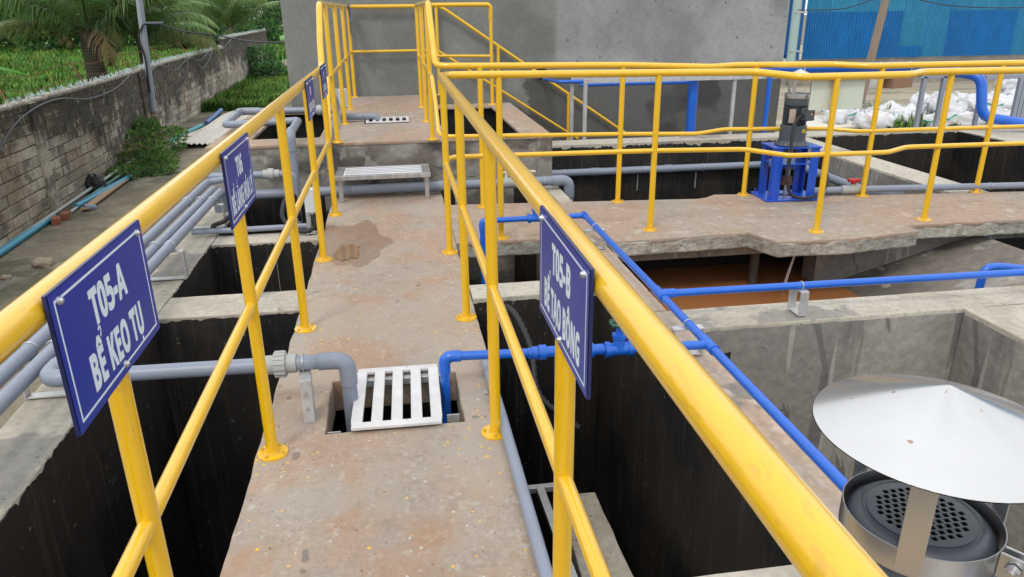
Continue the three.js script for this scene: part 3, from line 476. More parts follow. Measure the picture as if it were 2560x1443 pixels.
{
  const g = thing('grey_pipe', 'thick grey pipe running along the foot of the platform behind the bench', 'pipe');
  part('pipe_run', pipe([[-1.30, 0.06, -6.40], [1.50, 0.075, -6.36], [1.50, -0.6, -6.36]], 0.042, 0.09, 18), M.pvc, g);
  part('elbow', pipe([[1.34, 0.074, -6.362], [1.50, 0.075, -6.36], [1.50, -0.08, -6.36]], 0.048, 0.08, 18), M.pvc, g);
  part('coupling', sleeve([0.33, 0.069, -6.377], [0.46, 0.069, -6.375], 0.048), M.pvc, g); part('coupling', sleeve([0.88, 0.07, -6.369], [1.02, 0.07, -6.368], 0.048), M.pvcGrey, g);
  part('valve_handle', merge([rbox(0.11, 0.018, 0.026, 0.006).translate(0.93, 0.165, -6.368), cyl(0.014, 0.012, 0.05, 10).translate(0.93, 0.14, -6.368)]), M.cream, g); part('valve_handle', merge([rbox(0.07, 0.018, 0.026, 0.006).translate(1.16, 0.165, -6.366), cyl(0.014, 0.012, 0.05, 10).translate(1.15, 0.14, -6.366)]), M.cream, g);
  part('clamp', clampGeo(0.042, 'x', [-0.40, 0.063, -6.39]), M.alu, g); part('clamp', clampGeo(0.042, 'x', [1.27, 0.073, -6.364]), M.alu, g);
  part('drop', pipe([[0.50, 0.06, -6.36], [0.50, 0.0, -6.28], [0.50, -0.35, -6.27]], 0.036, 0.05, 16), M.pvc, g);
}
{ const g = thing('grey_pipe', 'thin grey pipe lying on the cross wall between the second and third left basins', 'pipe'); part('pipe_run', pipe([[-1.5, 0.035, -5.38], [-0.72, 0.035, -5.40], [-0.68, 0.03, -5.40]], 0.02, 0.03), M.pvc, g); for (const x of [-1.12, -0.78]) part('clamp', clampGeo(0.02, 'x', [x, 0.035, -5.388]), M.white, g); }
{ const g = thing('pipe_stub', 'upright grey pipe stub with a pale cap at the third left basin', 'pipe', [-1.21, 0, -5.52]); part('stub', cyl(0.045, 0.045, 0.9, 20).translate(0, -0.20, 0), M.pvc, g); part('cap', cyl(0.049, 0.047, 0.03, 20).translate(0, 0.262, 0), M.cream, g); }
{ const g = thing('grey_pipe', 'pale grey pipe lying along the right edge of the near walkway', 'pipe'); part('pipe_run', pipe([[0.335, 0.022, 0.8], [0.333, 0.022, -2.5], [0.325, 0.035, -2.95], [0.34, 0.02, -3.05], [0.38, -0.3, -3.12]], 0.021, 0.05, 16), M.pvc, g); part('strap', rbox(0.02, 0.003, 0.03, 0.001).translate(0.30, 0.004, -2.72), M.alu, g); }
{ const g = thing('grey_pipe', 'grey pipe hung on the black far wall of the rear basin', 'pipe');
  part('pipe_run', pipe([[1.46, -0.33, -8.54], [4.56, -0.33, -8.54], [4.58, -0.22, -7.8], [4.52, -0.20, -6.4], [4.3, -0.05, -5.7]], 0.045, 0.10, 16), M.pvc, g);
  for (const x of [1.95, 2.95, 3.7]) part('hanger', merge([torus(0.047, 0.005, 'x', [x, -0.33, -8.54]), rbox(0.02, 0.20, 0.004, 0.001).translate(x - 0.06, -0.50, -8.60)]), M.alu, g);
  for (const x of [2.28, 3.2]) part('coupling', sleeve([x, -0.33, -8.54], [x + 0.1, -0.33, -8.54], 0.05), M.pvc, g); }
{ const g = thing('grey_pipe', 'grey pipe with a red valve along the rear edge of the crossing slab', 'pipe');
  part('pipe_run', pipe([[3.44, 0.045, -5.66], [3.95, 0.045, -5.62], [6.4, 0.05, -5.36]], 0.028, 0.05, 16), M.pvc, g);
  part('valve_body', merge([cylBetween(V(3.70, 0.045, -5.64), V(3.90, 0.045, -5.625), 0.036, 16), cyl(0.022, 0.02, 0.05, 12).translate(3.80, 0.085, -5.632)]), M.pvcGrey, g);
  part('valve_handle', merge([rbox(0.10, 0.028, 0.05, 0.01).translate(3.80, 0.125, -5.632), cyl(0.022, 0.024, 0.025, 12).translate(3.80, 0.105, -5.632)]), M.red, g);
  part('clamp', clampGeo(0.028, 'x', [5.0, 0.047, -5.51]), M.alu, g); }
{ const g = thing('grey_pipe', 'grey pipe elbow in the dark gap below the crossing slab at far right', 'pipe'); part('pipe_run', pipe([[4.5, -0.02, -4.95], [4.46, -0.33, -4.82], [5.2, -0.55, -4.65]], 0.05, 0.08, 16), M.pvc, g); }

// ---------- blue pipes ----------
const BY = 0.152, BR = 0.0195;
function valve(g, p, s = 1) {      // brass-body gate valve painted blue, hand wheel on top
  const v = part('valve_body', merge([cylBetween(V(-0.05 * s, 0, 0), V(0.05 * s, 0, 0), 0.026 * s, 8), cylBetween(V(-0.055 * s, 0, 0), V(-0.035 * s, 0, 0), 0.032 * s, 6), cylBetween(V(0.035 * s, 0, 0), V(0.055 * s, 0, 0), 0.032 * s, 6), cyl(0.026 * s, 0.019 * s, 0.06 * s, 14).translate(0, 0.035 * s, 0), cyl(0.03 * s, 0.03 * s, 0.014 * s, 6).translate(0, 0.055 * s, 0), cyl(0.016 * s, 0.013 * s, 0.03 * s, 12).translate(0, 0.078 * s, 0)]), M.blue, g, p);
  const wh = [torus(0.034 * s, 0.0065 * s, 'y', [0, 0.108 * s, 0]), cyl(0.011 * s, 0.009 * s, 0.02 * s, 10).translate(0, 0.108 * s, 0), cyl(0.005 * s, 0.005 * s, 0.04 * s, 8).translate(0, 0.1 * s, 0)];
  for (let k = 0; k < 5; k++) { const t = k / 5 * Math.PI * 2; wh.push(cylBetween(V(0, 0.108 * s, 0), V(Math.cos(t) * 0.034 * s, 0.108 * s, Math.sin(t) * 0.034 * s), 0.004 * s, 6), new THREE.SphereGeometry(0.009 * s, 8, 6).translate(Math.cos(t) * 0.036 * s, 0.108 * s, Math.sin(t) * 0.036 * s)); }
  part('hand_wheel', merge(wh), M.greenWheel, v);
}
const bUnion = (x, y, z) => merge([cylBetween(V(x - 0.06, y, z), V(x + 0.06, y, z), 0.024, 14), cylBetween(V(x - 0.016, y, z), V(x + 0.016, y, z), 0.034, 8), cylBetween(V(x - 0.045, y, z), V(x - 0.02, y, z), 0.029, 8)]);
{
  const g = thing('blue_pipe', 'bright blue air pipe with three branches running along the right rim', 'pipe');
  part('main_pipe', pipe([[1.262, BY, 1.2], [1.262, BY, -4.865]], BR, 0.03, 16), M.blue, g);
  part('end_cap', sweep([V(1.262, BY, -4.84), V(1.262, BY, -4.895)], BR + 0.005, 16), M.blue, g);
  part('branch_pipe', pipe([[1.262, BY, -3.315], [3.45, BY, -3.265], [6.6, BY, -3.19]], BR, 0.03, 16), M.blue, g);
  part('tee', merge([sweep([V(1.262, BY, -3.25), V(1.262, BY, -3.38)], BR + 0.005, 16), sweep([V(1.262, BY, -3.315), V(1.34, BY, -3.313)], BR + 0.005, 16)]), M.blue, g);
  part('branch_pipe', pipe([[1.262, BY, -2.70], [0.135, BY, -2.785], [0.135, -0.9, -2.785]], BR, 0.06, 16), M.blue, g);
  part('elbow', pipe([[0.205, BY, -2.78], [0.135, BY, -2.785], [0.135, BY - 0.075, -2.785]], BR + 0.005, 0.06, 16), M.blue, g);
  part('tee', sweep([V(1.262, BY, -2.64), V(1.262, BY, -2.76)], BR + 0.005, 16), M.blue, g);
  part('branch_pipe', pipe([[1.262, BY, -4.865], [0.54, BY, -4.86], [0.535, -0.9, -4.82]], BR, 0.055, 16), M.blue, g);
  part('elbow', pipe([[0.60, BY, -4.86], [0.54, BY, -4.86], [0.54, BY - 0.07, -4.855]], BR + 0.005, 0.05, 16), M.blue, g);
  valve(g, [0.872, BY, -2.729], 1.1); valve(g, [0.915, BY, -4.862], 1.05);
  part('union', bUnion(0.745, BY, -2.739), M.blue, g); part('union', bUnion(0.545, BY, -2.754), M.blue, g);
  for (const [x, z, ax] of [[1.262, -4.57, 'z'], [1.262, -2.93, 'z'], [2.02, -3.298, 'x'], [3.5, -3.264, 'x']]) part('clamp', clampGeo(BR, ax, [x, BY, z]), M.alu, g);
  uBracket('steel bracket under the blue pipe on the crossing slab', [1.262, 0.0, -4.57], 0.13, BY - BR - 0.001, 0, 'brackets under the blue pipe');
  uBracket('steel bracket under the blue pipe on the rim left of the bare basin', [1.262, 0.0, -2.93], 0.14, BY - BR - 0.001, 0, 'brackets under the blue pipe');
  uBracket('steel bracket under the blue pipe in the middle of the cross rim', [2.02, -0.002, -3.31], 0.11, BY - BR, HP, 'brackets under the blue pipe');
  uBracket('steel bracket under the blue pipe at the far right end of the rim', [3.52, -0.002, -3.30], 0.13, BY - BR, HP, 'brackets under the blue pipe');
}
{ const g = thing('blue_pipe', 'short blue pipe bend dropping into the brown water basin at far right', 'pipe'); part('pipe_run', pipe([[6.6, 0.04, -3.60], [3.62, 0.03, -3.62], [3.48, 0.055, -3.62], [3.37, 0.055, -3.62], [3.34, -0.9, -3.62]], 0.023, 0.07, 16), M.blue, g); }
{ const g = thing('flexible_hose', 'black corrugated hose looping down inside the near right basin', 'hose');
  const c = new THREE.CatmullRomCurve3([V(0.45, -0.15, -3.75), V(0.43, 0.0, -3.62), V(0.52, 0.05, -3.5), V(0.60, -0.1, -3.35), V(0.62, -0.3, -3.2), V(0.8, -0.45, -3.1)]), p = c.getPoints(150);
  part('hose', sweep(p, t => 0.017 + 0.003 * Math.sin(t * 150 * 1.6), 12), M.rubber, g); part('cuff', sweep([V(0.45, -0.35, -3.76), V(0.45, -0.08, -3.72)], 0.026, 14), M.pvcGrey, g); }

// ---------- grates, bench ----------
{
  const g = thing('floor_grate', 'white painted steel bar grate over the near walkway opening', 'grate', [-0.067, 0, -2.735]); g.rotation.y = -0.02;
  const w = 0.345, d = 0.50, t = 0.04, h = 0.014;
  part('frame_bar', rbox(w, h, t, 0.003).translate(0, h / 2 + 0.012, d / 2 - t / 2), M.white, g); part('frame_bar', rbox(w, h, t, 0.003).translate(0, h / 2 + 0.012, -d / 2 + t / 2), M.white, g);
  for (let k = 0; k < 5; k++) part('grate_bar', rbox(0.044, h + 0.003, d - 2 * t + 0.006, 0.003).translate(lerp(-w / 2 + 0.019, w / 2 - 0.019, k / 4), h / 2 + 0.014, 0), M.white, g);
  part('support_angle', rbox(0.05, 0.07, 0.004, 0.001).translate(0.22, -0.035, 0.16), M.galv, g); part('support_angle', rbox(0.05, 0.07, 0.004, 0.001).translate(-0.24, -0.04, 0.214), M.galv, g);
  part('support_angle', rbox(0.42, 0.03, 0.03, 0.002).translate(0, -0.012, -0.19), M.galv, g);
  const p = thing('drain_pipe', 'black pipe mouth with a pale rim below the near grate', 'pipe', [-0.08, -0.42, -2.68]); part('pipe_wall', new THREE.CylinderGeometry(0.19, 0.19, 0.5, 32, 1, true).translate(0, -0.25, 0), M.dark, p); part('rim', torus(0.19, 0.006, 'y', [0, 0, 0]), M.white, p);
}
{
  const g = thing('floor_grate', 'pale steel bar grate set in the raised platform floor', 'grate', [-0.085, 0.445, -7.905]);
  part('frame_bar', rbox(0.44, 0.012, 0.045, 0.002).translate(0, 0.006, 0.165), M.white, g); part('frame_bar', rbox(0.44, 0.012, 0.045, 0.002).translate(0, 0.006, -0.165), M.white, g);
  for (let k = 0; k < 7; k++) part('grate_bar', rbox(0.03, 0.014, 0.29, 0.002).translate(lerp(-0.205, 0.205, k / 6), 0.007, 0), M.white, g);
}
{
  const g = thing('metal_bench', 'low slatted aluminium bench standing before the raised platform', 'bench', [-0.135, 0, -6.36]);
  const w = 0.79, d = 0.42, y = 0.235;
  part('frame_rail', rbox(w, 0.036, 0.04, 0.003).translate(0, y - 0.018, d / 2 - 0.02), M.alu, g); part('frame_rail', rbox(w, 0.036, 0.04, 0.003).translate(0, y - 0.018, -d / 2 + 0.02), M.alu, g);
  for (const s of [-1, 1]) part('frame_end', rbox(0.06, 0.03, d - 0.082, 0.003).translate(s * (w / 2 - 0.03), y - 0.019, 0), M.alu, g);
  for (let k = 0; k < 5; k++) part('slat', rbox(w - 0.124, 0.034, 0.038, 0.014, 3).translate(0, y - 0.010, lerp(-d / 2 + 0.078, d / 2 - 0.078, k / 4)), M.steel, g);
  for (const sx of [-1, 1]) for (const sz of [-1, 1]) part('leg', rbox(0.036, y - 0.037, 0.036, 0.003).translate(sx * (w / 2 - 0.035), (y - 0.037) / 2, sz * (d / 2 - 0.07)), M.alu, g);
}
// ---------- switch boxes and conduits ----------
function conduit(label, pts, r = 0.016) { const p = new THREE.CatmullRomCurve3(pts.map(q => V(...q))).getPoints(140); return solo('corrugated_conduit', sweep(p, t => r + 0.0028 * Math.sin(t * 140 * 1.7), 10), M.rubber, label, 'conduit'); }
{
  const g = thing('switch_box', 'white switch box on a steel post beside the third left basin', 'switch box', [-0.66, 0, -5.33]);
  part('post', rbox(0.03, 0.32, 0.03, 0.002).translate(-0.015, 0.16, -0.03), M.galv, g); const b = part('box', rbox(0.085, 0.175, 0.07, 0.008).translate(0.02, 0.245, 0.01), M.boxWhite, g); part('cover', rbox(0.004, 0.15, 0.058, 0.001).translate(0.064, 0.245, 0.01), M.boxWhite, b); part('cable_gland', cyl(0.012, 0.012, 0.03, 10).translate(0.02, 0.145, 0.01), M.white, b); part('foot', rbox(0.06, 0.004, 0.07, 0.001).translate(0, 0.004, 0), M.galv, g);
  conduit('black ribbed conduit looping below the switch box', [[-0.64, 0.14, -5.32], [-0.63, 0.06, -5.31], [-0.68, 0.02, -5.31], [-0.78, 0.03, -5.34], [-0.87, 0.10, -5.45], [-0.85, 0.20, -5.55], [-0.80, 0.22, -5.62], [-0.78, 0.0, -5.7]]);
  conduit('black ribbed conduit curling down into the third left basin', [[-0.62, 0.14, -5.33], [-0.61, 0.04, -5.35], [-0.60, 0.02, -5.48], [-0.62, -0.05, -5.6], [-0.66, -0.3, -5.6]]);
  conduit('black ribbed conduit beside the grey pipe stub', [[-1.22, 0.14, -5.46], [-1.28, 0.09, -5.45], [-1.36, 0.06, -5.42], [-1.34, 0.025, -5.40], [-1.2, 0.022, -5.42], [-1.1, -0.1, -5.5]]);
}
{
  const g = thing('switch_box', 'white switch box on the left side of the raised platform', 'switch box', [-0.545, 0.44, -7.85]);
  part('post', rbox(0.03, 0.34, 0.03, 0.002).translate(-0.03, 0.17, -0.02), M.galv, g); const b = part('box', rbox(0.085, 0.19, 0.085, 0.01).translate(0.03, 0.245, 0), M.boxWhite, g); part('cover', rbox(0.07, 0.165, 0.004, 0.001).translate(0.03, 0.245, 0.0445), M.boxWhite, b);
}
// ---------- mixer motors ----------
const lathe = (pts, n = 40) => new THREE.LatheGeometry(pts.map(p => new THREE.Vector2(p[0], p[1])), n);
function mixer(label, pos, turn, boxTurn, grille) {
  const g = thing('mixer_motor', label, 'motor', pos); g.rotation.y = turn;
  const B = M.blueSteel, w = 0.47, d = 0.33;
  const bs = new THREE.Shape([[-w / 2, -d / 2], [w / 2, -d / 2], [w / 2, d / 2], [-w / 2, d / 2]].map(p => new THREE.Vector2(...p))); const bh = new THREE.Path(); bh.absarc(0, 0, 0.06, 0, Math.PI * 2, true); bs.holes.push(bh);
  const bp = part('base_plate', new THREE.ExtrudeGeometry(bs, { depth: 0.01, bevelEnabled: true, bevelSize: 0.002, bevelThickness: 0.002, bevelSegments: 1 }).rotateX(-HP).translate(0, 0.005, 0), B, g);
  for (const sx of [-1, 1]) for (const sz of [-1, 1]) { part('anchor_bolt', merge([cyl(0.012, 0.012, 0.012, 6), cyl(0.006, 0.006, 0.04, 8).translate(0, 0.01, 0)]), B, bp, [sx * (w / 2 - 0.03), 0.022, sz * (d / 2 - 0.03)]); part('frame_leg', merge([rbox(0.07, 0.415, 0.008, 0.002).translate(sx * -0.004, 0, sz * 0.0), rbox(0.008, 0.413, 0.05, 0.002).translate(sx * 0.032, 0, -sz * 0.028)]), B, g, [sx * 0.155, 0.222, sz * 0.125]); }
  part('shelf', rbox(0.37, 0.008, 0.25, 0.002).translate(0, 0.30, 0), B, g); part('top_plate', rbox(0.40, 0.012, 0.28, 0.002).translate(0, 0.436, 0), B, g);
  part('bearing_housing', cyl(0.05, 0.05, 0.05, 20).translate(0, 0.275, 0), B, g); part('shaft', merge([cyl(0.019, 0.019, 0.40, 14).translate(0, 0.22, 0), cyl(0.014, 0.014, 0.9, 12).translate(0, -0.45, 0)]), M.steel, g);
  part('coupling', merge([cyl(0.04, 0.04, 0.055, 18).translate(0, 0.15, 0), cyl(0.048, 0.048, 0.012, 18).translate(0, 0.115, 0)]), M.rust, g);
  const bell = part('bell_housing', lathe([[0, 0.442], [0.135, 0.442], [0.135, 0.452], [0.118, 0.456], [0.112, 0.475], [0.104, 0.485], [0.103, 0.60], [0.097, 0.606], [0.085, 0.608]]), M.motor, g);
  for (let k = 0; k < 4; k++) { const t = k * HP + 0.78; part('flange_bolt', cyl(0.009, 0.009, 0.02, 6), M.steel, bell, [Math.cos(t) * 0.124, 0.462, Math.sin(t) * 0.124]); }
  const fin = []; for (let k = 0; k < 44; k++) { const t = k / 44 * Math.PI * 2; fin.push(rbox(0.016, 0.175, 0.0035, 0.001).translate(0.085, 0.696, 0).rotateY(t)); }
  const body = part('motor_body', lathe([[0.08, 0.606], [0.08, 0.79]], 32), M.motor, g); part('cooling_fins', merge(fin), M.motor, body);
  const cov = part('fan_cover', lathe([[0.093, 0.765], [0.0935, 0.775], [0.0935, 0.826], [0.089, 0.838], [0.078, 0.848], [0.071, 0.851], [0.069, 0.849], [0.066, 0.8495]], 48), M.motor, g);
  if (grille) {
    const s = new THREE.Shape(); s.absarc(0, 0, 0.0665, 0, Math.PI * 2, false);
    const st = 0.0115; for (let i = -5; i <= 5; i++) for (let j = -5; j <= 5; j++) { const x = (i + (j & 1) * 0.5) * st, y = j * st * 0.86; if (Math.hypot(x, y) > 0.056 || Math.hypot(x, y) < 0.013) continue; const q = 0.0037, h = new THREE.Path(); h.moveTo(x - q, y - q); h.lineTo(x - q, y + q); h.lineTo(x + q, y + q); h.lineTo(x + q, y - q); h.closePath(); s.holes.push(h); }
    part('grille', new THREE.ExtrudeGeometry(s, { depth: 0.002, bevelEnabled: false, curveSegments: 40 }).rotateX(-HP).translate(0, 0.8485, 0), M.motor, cov);
  } else part('grille', cyl(0.066, 0.066, 0.003, 30).translate(0, 0.849, 0), M.motor, cov);
  part('fan', merge([cyl(0.06, 0.06, 0.004, 24).translate(0, 0.80, 0), ...[0, 1, 2, 3, 4, 5].map(k => rbox(0.055, 0.02, 0.003, 0.001).translate(0.03, 0.81, 0).rotateY(k * Math.PI / 3))]), M.dark, cov);
  // steel collar, straps and rain cone
  const col = part('collar', lathe([[0.0955, 0.818], [0.0972, 0.818], [0.0972, 0.853], [0.0955, 0.853], [0.0955, 0.818]], 56), M.steel, g);
  part('collar_clamp', merge([rbox(0.03, 0.036, 0.004, 0.001).translate(0.112, 0.835, 0.010), rbox(0.03, 0.036, 0.004, 0.001).translate(0.112, 0.835, -0.006), cyl(0.0055, 0.0055, 0.05, 8).rotateX(HP).translate(0.114, 0.836, 0.002), cyl(0.01, 0.01, 0.008, 6).rotateX(HP).translate(0.114, 0.836, 0.018)]).rotateY(-1.0), M.steel, col);
  for (const k of [0, 1, 2]) { const t = -1.95 + k * Math.PI * 2 / 3 + 0.15; const sm = part('strap', rbox(0.03, 0.165, 0.0025, 0.0008).translate(0, 0.905, 0.0987), M.steel, g); sm.rotation.y = t + Math.PI; }
  part('rain_cone', lathe([[0, 1.042], [0.006, 1.040], [0.15, 0.980], [0.151, 0.978], [0.0, 1.034]], 64), M.capSteel, g);
  // terminal box
  const tb = part('terminal_box', rbox(0.095, 0.095, 0.05, 0.006).translate(0, 0.70, 0.118), M.motor, g); tb.rotation.y = boxTurn; part('box_lid', rbox(0.10, 0.10, 0.010, 0.003).translate(0, 0.70, 0.147), M.motor, tb);
  part('warning_mark', new THREE.ShapeGeometry(new THREE.Shape([[-0.011, 0.008], [0.011, 0.008], [0, -0.011]].map(p => new THREE.Vector2(...p)))).translate(0.012, 0.70, 0.1526), std([0.85, 0.42, 0.02], { roughness: 0.5 }), tb);
  for (const [x, y] of [[-1, -1], [1, -1], [-1, 1], [1, 1]]) part('lid_screw', cyl(0.005, 0.005, 0.006, 8).rotateX(HP).translate(x * 0.042, 0.70 + y * 0.042, 0.153), M.dark, tb);
  return g;
}
{
  const g = mixer('dark mixer motor with white rain cap on a blue steel stand on the crossing slab', [3.21, 0.0, -5.67], -0.06, 0.42, false);
  part('nameplate', rbox(0.05, 0.11, 0.003, 0.0005).translate(-0.045, 0.685, 0.098), std([0.48, 0.40, 0.33], { roughness: 0.4, metalness: 0.3 }), g).rotation.y = -0.2;
  part('round_label', new THREE.RingGeometry(0.007, 0.015, 20).translate(0.03, 0.565, 0.1042), std([0.70, 0.56, 0.02], { roughness: 0.5 }), g).rotation.y = 0.12;
  const c = new THREE.CatmullRomCurve3([[0.0, 0.70, 0.125], [-0.06, 0.66, 0.14], [-0.095, 0.56, 0.16], [-0.10, 0.40, 0.185], [-0.11, 0.22, 0.19], [-0.06, 0.07, 0.20], [0.06, 0.035, 0.20], [0.20, 0.06, 0.19], [0.27, 0.16, 0.16], [0.26, 0.27, 0.10]].map(q => V(...q)));
  solo('power_cable', (() => { const gg = sweep(c.getPoints(70), 0.0125, 12); gg.translate(3.21, 0, -5.67); return gg; })(), M.rubber, 'thick black cable looping down the front of the blue motor stand', 'cable');
  mixer('dark mixer motor under a large shiny rain cone in the near right corner', [0.657, 0.018, -0.718], 0, 1.35, true);
}
// frame and ledge low in the near right basin
{
  const g = thing('steel_frame', 'grey steel angle frame low in the near right basin', 'frame', [0.6, -0.8, -2.7]);
  part('frame_bar', rbox(0.30, 0.03, 0.035, 0.002).translate(-0.06, 0, -0.42), M.galv, g); const b = part('frame_bar', rbox(0.04, 0.03, 0.9, 0.002).translate(0.02, 0.002, 0.02), M.galv, g); b.rotation.y = 0.03;
  const l = thing('concrete_ledge', 'narrow concrete ledge low in the near right basin', 'ledge', [0.80, -0.85, -2.45]); part('ledge', slab(rough([[-0.14, 0.9], [0.12, 0.9], [0.10, -0.66], [-0.10, -0.66]], 0.01, 0.08, 77), [], 0, 0.1, 0.006), M.rim, l);
}
// ---------- pipe rack behind the rear basin ----------
{
  const g = thing('pipe_rack', 'long galvanised pipe rack standing before the grey wall', 'rack');
  const rp = (x, z, h, m = M.galv, s = 0.045, y0 = -1.45) => part('rack_post', rbox(s, h - y0, s, 0.002).translate(x, (h + y0) / 2, z), m, g);
  rp(2.22, -9.35, 0.655); rp(2.33, -9.10, 0.655); rp(4.28, -9.12, 0.655);
  part('rack_beam', rbox(2.9, 0.05, 0.05, 0.002).translate(3.76, 0.68, -9.10), M.galv, g); part('rack_beam', rbox(2.9, 0.05, 0.05, 0.002).translate(3.66, 0.68, -9.36), M.galv, g);
  const h = thing('pipe_rack', 'short grey pipe rack holding the blue pipe above the sacks', 'rack');
  const rq = (x, z, hh) => part('rack_post', rbox(0.05, hh, 0.05, 0.002).translate(x, hh / 2 - 0.004, z), M.rack, h);
  rq(6.70, -8.80, 0.66); rq(6.98, -8.80, 0.66); rq(7.55, -8.80, 0.60); rq(8.05, -8.75, 0.62); rq(8.11, -8.75, 0.62); rq(8.17, -8.75, 0.62);
  part('rack_beam', rbox(0.95, 0.05, 0.05, 0.002).translate(7.10, 0.66, -8.80), M.rack, h); part('rack_beam', rbox(0.7, 0.05, 0.05, 0.002).rotateY(0.1).translate(7.85, 0.63, -8.76), M.rack, h);
}
{
  const g = thing('blue_pipe', 'thick blue pipe on the rack with a vertical drop and right-hand bend', 'pipe');
  part('pipe_run', pipe([[3.78, -1.4, -9.22], [3.78, 0.775, -9.22], [6.9, 0.76, -9.05], [7.3, 0.66, -8.55], [7.33, 0.18, -8.45], [8.3, 0.02, -8.2]], 0.062, 0.13, 18), M.blue, g);
  part('drop_pipe', cylBetween(V(4.72, 0.72, -9.05), V(4.72, -0.6, -9.05), 0.03, 14), M.blue, g);
  part('beam_pipe', cylBetween(V(2.3, 0.62, -9.25), V(3.78, 0.62, -9.25), 0.022, 12), M.blue, g);
  for (const x of [4.5, 5.2, 6.25, 6.65]) part('clamp', torus(0.064, 0.006, 'x', [x, 0.772 - (x - 3.78) * 0.0048, -9.22 + (x - 3.78) * 0.0545]), M.white, g);
  const s = thing('blue_pipe', 'thin blue pipe coming out of a hole in the grey wall', 'pipe'); part('pipe_run', pipe([[2.02, 0.66, -10.5], [2.0, 0.64, -10.0], [2.03, 0.66, -9.32], [2.35, 0.66, -9.28]], 0.022, 0.08), M.blue, s);
}

// ---------- grey building ----------
{
  const g = thing('grey_building', 'grey cement-plastered building wall across the far end', 'building', [0, 0, 0]);
  const s = new THREE.Shape([[-1.36, YG], [5.6, YG], [5.6, 4.5], [-1.36, 4.5]].map(p => new THREE.Vector2(...p)));
  const h = new THREE.Path(), q = []; for (let k = 0; k < 22; k++) { const t = k / 22 * Math.PI * 2, r = 0.085 * (0.8 + 0.5 * h2(k, 3, 5)); q.push(new THREE.Vector2(2.05 + Math.cos(t) * r * 1.1, 0.67 + Math.sin(t) * r)); } h.setFromPoints(q); s.holes.push(h);
  const f = new THREE.ExtrudeGeometry(s, { depth: 0.2, bevelEnabled: true, bevelSize: 0.008, bevelThickness: 0.008, bevelOffset: -0.008, bevelSegments: 2 }); f.translate(0, 0, -10.6); const fg = triUV(f, 1.36, 1.45);
  part('front_wall', fg, M.plaster, g); part('side_wall', triUV(box(-1.352, -1.15, YG, 4.49, -16, -10.62), 0, 0), M.plaster, g); part('side_wall', box(5.4, 5.592, YG, 4.49, -16, -10.62), M.plaster, g); part('roof', box(-1.35, 5.59, 4.4, 4.492, -16, -10.62), M.plaster, g); part('dark_backing', box(1.8, 2.3, 0.4, 0.9, -10.9, -10.85), M.dark, g);  // dark board behind the pipe hole stands in for the shade inside
}
